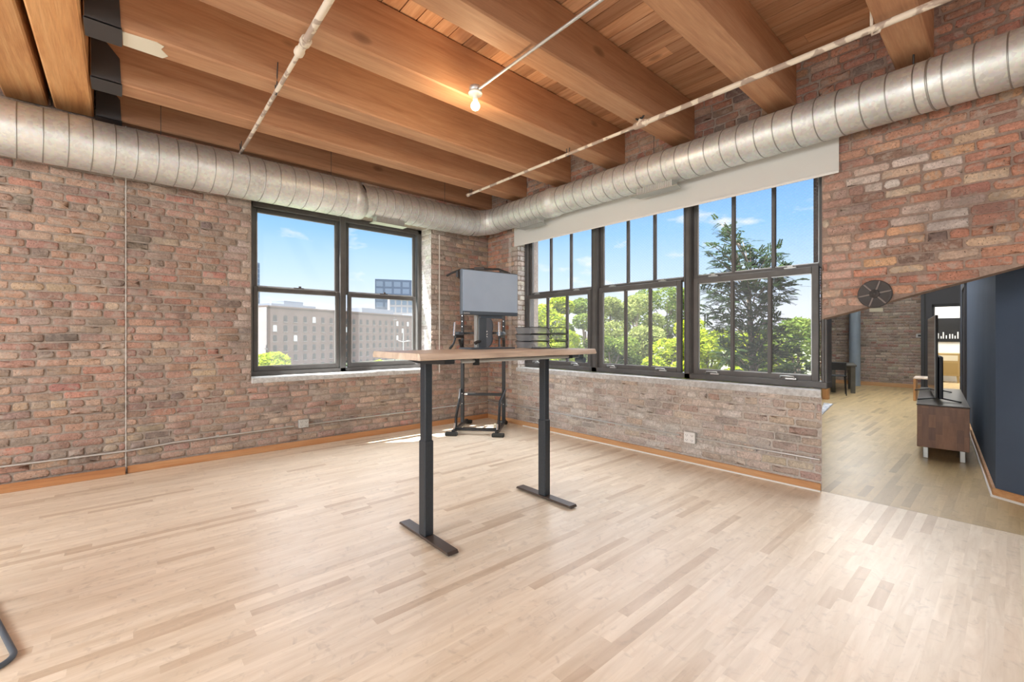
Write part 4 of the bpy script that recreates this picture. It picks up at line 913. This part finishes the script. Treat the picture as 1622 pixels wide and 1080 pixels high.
rm_=mat('roof_units',(.12,.14,.17),.7); m=MB(); m.box((6,6,HT),(22,14,HT+1.5)).box((11,7,HT+1.5),(18,12,HT+2.6)).box((42,5,HT),(60,12,HT+2.4)).box((78,5,HT),(96,14,HT+2.0)).box((104,5,HT),(126,12,HT+1.6)); m.build('roof_plant',rm_,mill)
# towers beyond
def tower(px0,px1,Y,ztop,zb,name,lab,m_,m2,cols,rows_,depth=18):
    a=at(px0,Y); b=at(px1,Y*1.04); d_=b-a; L=d_.length; r=empty(name,(a.x,a.y,GZ),math.atan2(d_.y,d_.x),lab,'building')
    MB().box((0,0,0),(L,depth,ztop-GZ)).build('wall',m_,r); g_=MB()
    for i in range(cols):
        for j in range(rows_):
            z1=ztop-GZ-1.5-j*(ztop-zb)/rows_; g_.box((L*(i+.12)/cols,-.05,z1-(ztop-zb)/rows_*.72),(L*(i+.88)/cols,.05,z1))
    tag(g_.build('glazing_bands',m2,r),kind=None); return r
gl1=mat('tower_glass',(.035,.055,.09),.4); gl2=mat('tower_glass_light',(.08,.11,.155),.4)
tower(594,690,300,40.5,12,'glass_tower','dark blue glass office block beyond the mill building',gl1,gl2,7,6)
tower(617,700,280,26.5,12,'office_block','pale low office block in front of the glass tower',mat('office_pale',(.19,.18,.19),.8),gl2,9,3)
tower(396,411.5,420,74,5,'residential_tower','slim blue-grey glass tower at the left edge of the left window',gl2,gl1,3,14)
# lawn road, car, street lamps
c_=at(524,95,GZ); car=empty('parked_car',(c_.x,c_.y,GZ),math.atan2(dd.y,dd.x),'white car parked before the mill building','car')
prof=[(-2.2,.35),(2.2,.35),(2.25,.75),(1.9,.95),(1.2,1.0),(.6,1.45),(-1.1,1.48),(-1.8,1.0),(-2.2,.9)]
MB().prism(prof,-.85,.85,'y').build('body',M['white'],car,bevel=.06); MB().prism([(1.05,1.02),(.55,1.38),(-1.05,1.40),(-1.55,1.02)],-.87,.87,'y').build('windows',M['hole'],car)
for x in (-1.35,1.35):
    for y in (-.78,.78): MB().tube([(x,y-.1,.33),(x,y+.1,.33)],.33,16).build('wheel',M['rubber'],car)
for px,Y,h,lab in ((639,70,9.2,'pale street lamp post before the right part of the mill building'),(625.5,90,12.5,'thin dark utility pole before the mill building'),(422,60,7.4,'dark utility pole at the left corner of the mill building')):
    q=at(px,Y,GZ); r=empty('street_lamp' if px==639 else 'utility_pole',q,0,lab,'pole'); mm=streaky('lamp_post_paint',(.16,.16,.16),(.2,.2,.2)) if px==639 else M['dark']
    MB().tube([(0,0,0),(0,0,h)],[.13,.08],8).build('pole',mm,r)
    if px==639:
        MB().tube([(0,0,h-1.5),(.7,.5,h-1.3)],.05,6).tube([(0,0,h-1.5),(-.7,-.5,h-1.3)],.05,6).box((.5,.3,h-1.4),(1.0,.7,h-1.25)).build('lamp_head',mm,r)
    else: MB().box((-.9,-.05,h-.6),(.9,.05,h-.45)).build('crossarm',mm,r)
# ------------------------------------------------------------------ trees
def leaf_quads(mb,c,r,n,size,rg_,squash=.8):
    for _ in range(n):
        while True:
            v=Vector((rg_.uniform(-1,1),rg_.uniform(-1,1),rg_.uniform(-1,1)))
            if v.length<1: break
        v=v.normalized()*(v.length**.45); p=c+Vector((v.x*r,v.y*r,v.z*r*squash))
        s=size*rg_.uniform(.6,1.3); a=Vector((rg_.uniform(-1,1),rg_.uniform(-1,1),rg_.uniform(-.6,.6))).normalized(); b=a.cross(Vector((rg_.uniform(-1,1),rg_.uniform(-1,1),rg_.uniform(-1,1)))).normalized()
        t_=min(1,max(0,rg_.gauss(.5,.25)))
        mb.add([p-a*s,p-b*s*.45,p+a*s,p+b*s*.45],[(0,1,2,3)],0,False,(t_,t_,t_))
def tree(px,Y,zt,rad,n,size,lm,lab,seed,name='leafy_tree',zlow=None,clumps=16,group=None):
    q=at(px,Y,GZ); r=empty(name,q,0,lab,'tree',group); g_=random.Random(seed); mb=MB(); hh=zt-GZ; zl=(zlow if zlow is not None else -5)-GZ
    brn=MB(); brn.tube([(0,0,0),(.1,.05,hh*.4),(0,.1,hh*.8)],[.22,.15,.05],8)
    for k in range(clumps):
        f=(k+.5)/clumps; z=zl+(hh-zl)*f**.8; rr_=rad*(math.sin(math.pi*(.12+.80*f))**.7); a=g_.uniform(0,6.28); d_=rr_*math.sqrt(g_.random())*.85; c_=Vector((d_*math.cos(a),d_*math.sin(a),z)); cr=rad*g_.uniform(.26,.44)
        c_.z=min(c_.z,hh-cr*.8)
        leaf_quads(mb,c_,cr,int(n/clumps),size,g_); brn.tube([(0,.05,z*.75),tuple(c_*.5+Vector((0,0,z*.42))),tuple(c_)],[.06,.04,.015],5)
    mb.build('foliage',lm,r,recalc=False); brn.build('trunk',M['bark'],r)
    return r
# left window
tree(437,22,.55,1.9,8500,.13,M['leaf_y'],'yellow-green tree low in the left pane of the left window',31,zlow=-5)
tree(474,26,-.35,1.6,3500,.12,M['leaf_g'],'small mid green tree at the right flank of the yellow-green tree',32,zlow=-4)
tree(571,30,-.55,1.3,2600,.11,M['leaf_y'],'small yellow-green bush at the left edge of the right pane',33,'leafy_bush',-4.5,10)
tree(598,30,-.2,.85,2000,.11,M['leaf_y'],'narrow yellow-green bush just left of the desk top end',34,'leafy_bush',-4.5,8)
tree(526,78,-4.6,1.8,1500,.22,M['leaf_g'],'far green bush before the mill building',37,'leafy_bush',-7,6)
tree(515,82,-3.9,3.0,1500,.24,M['leaf_d'],'far dark tree left of the parked car',38,'leafy_tree',-6,8)
tree(545,86,-3.6,3.0,1500,.24,M['leaf_d'],'far dark tree right of the parked car',39,'leafy_tree',-6,8)
tree(600,60,-4.2,3.0,1600,.2,M['leaf_y'],'pale low shrub bank under the right part of the mill building',40,'leafy_bush',-6.5,8)
# right window, left unit
tree(852,30,3.3,1.9,5200,.13,M['leaf_g'],'thin green tree in the left lite of the wide window',41)
tree(886,24,3.6,1.7,8500,.12,M['leaf_y'],'tall yellow-green tree behind the letter tray',42)
tree(926,29,3.9,1.9,8500,.12,M['leaf_g'],'mid green tree right of the letter tray',43)
# middle unit
tree(966,34,4.4,2.3,9000,.15,M['leaf_p'],'pale green tree in the left lite of the middle window unit',44)
tree(1008,40,5.1,2.7,9500,.16,M['leaf_p'],'pale green tree in the middle lite of the middle window unit',45)
tree(1056,46,6.5,3.6,11000,.18,M['leaf_g'],'taller mid green tree at the right of the middle window unit',46)
tree(1084,25,2.4,1.7,7000,.12,M['leaf_y'],'bright yellow-green tree behind the second mullion',47)
tree(1034,27,2.0,2.1,9000,.13,M['leaf_p'],'low pale shrub in front of the middle unit trees',51,'leafy_bush')
tree(968,26,1.4,1.9,7500,.13,M['leaf_g'],'low green shrub in front of the leftmost middle unit tree',52,'leafy_bush')
tree(1060,24,1.3,1.6,6000,.12,M['leaf_y'],'low yellow-green shrub in the right lite of the middle window unit',54,'leafy_bush')
tree(862,22,1.2,1.3,4500,.12,M['leaf_y'],'low yellow-green shrub behind the left lite of the wide window',55,'leafy_bush')
# right unit
tree(1122,21,1.7,1.7,9500,.11,M['leaf_y'],'bright yellow-green tree at the left of the right window unit',48)
tree(1264,17,2.05,2.0,11000,.10,M['leaf_g'],'mid green tree at the right edge of the wide window',49)
tree(1195,30,1.9,3.0,9000,.14,M['leaf_y'],'yellow-green shrub seen behind the dark locust tree',50,'leafy_bush')
# locust: dark feathery tree
def locust():
    g_=random.Random(77); Y=10.5; q=at(1195,Y,GZ); r=empty('locust_tree',q,0,'tall dark feathery locust tree rising above the others in the right window unit','tree'); mb=MB(); br_=MB()
    def wp(px,py,dy=0): 
        p=at(px,Y+dy); p.z=CAM.z-(py-PY)/FPX*(Y+dy); return p-q
    trunk=[Vector((0,0,0)),wp(1196,640),wp(1192,560,.2),wp(1186,470,.2),wp(1165,400,.1),wp(1148,352)]
    br_.tube(trunk,[.13,.11,.08,.05,.03,.01],7)
    tips=[(1140,352),(1148,362),(1125,385),(1118,398),(1140,410),(1150,395),(1165,372),(1175,378),(1188,385),(1200,398),(1205,412),(1215,405),(1225,408),(1232,395),(1160,420),(1140,428),(1120,440),(1115,455),(1130,470),(1150,440),(1180,425),(1195,435),(1210,430),(1235,425),(1250,418),(1240,440),(1255,450),(1225,450),(1200,460),(1175,455),(1120,490),(1150,480),(1138,505),(1165,500),(1185,490),(1205,485),(1225,480),(1245,470),(1210,510),(1190,520),(1170,530),(1150,545),(1130,520),(1180,550),(1200,545),(1220,535),(1240,520),(1235,550),(1215,565),(1195,575),(1175,575),(1160,560),(1245,575),(1260,560),(1270,535),(1150,590),(1185,600),(1225,600),(1255,600),(1205,590),(1275,580),(1230,500),(1222,515),(1160,515),(1275,600),(1140,560),(1178,405),(1188,450),(1165,465),(1218,470)]
    def frond(p,dirv,L):
        side=dirv.cross(Vector((g_.uniform(-.4,.4),g_.uniform(-.4,.4),1))).normalized(); n=10
        droop=g_.uniform(.1,.35)
        for k in range(n):
            f=(k+1)/n; c=p+dirv*(L*f)+Vector((0,0,-droop*L*f*f)); s=.066*g_.uniform(.8,1.25)*(1.1-.4*f)
            t_=min(1,max(0,g_.gauss(.4,.3)))
            for sg in (-1,1):
                w=(side*sg+dirv*.5).normalized(); e=c+w*s; v=dirv.cross(w).normalized()*.004
                n2=dirv*s*.36; mb.add([c,c+w*s*.5-n2,e,c+w*s*.5+n2],[(0,1,2,3)],0,False,(t_,t_,t_))
    for (tx,ty) in tips:
        tip=wp(tx,ty,g_.uniform(-.9,.9)); base=wp(1190+(tx-1190)*.25,min(ty+45,650) if ty<430 else ty+22,0)
        br_.tube([base,(base+tip)/2+Vector((0,0,.05)),tip],[.02,.014,.005],5)
        dens=34 if ty>430 else 20
        for k in range(dens):
            f=g_.uniform(.45,1.05); p=base.lerp(tip,f)+Vector((g_.uniform(-.14,.14),g_.uniform(-.14,.14),g_.uniform(-.10,.10)))
            dv_=(tip-base).normalized()*.6+Vector((g_.uniform(-1,1),g_.uniform(-1,1),g_.uniform(-.5,.35))); frond(p,dv_.normalized(),g_.uniform(.17,.30))
    mb.build('foliage',M['leaf_d'],r,recalc=False); br_.build('trunk',M['bark'],r)
locust()
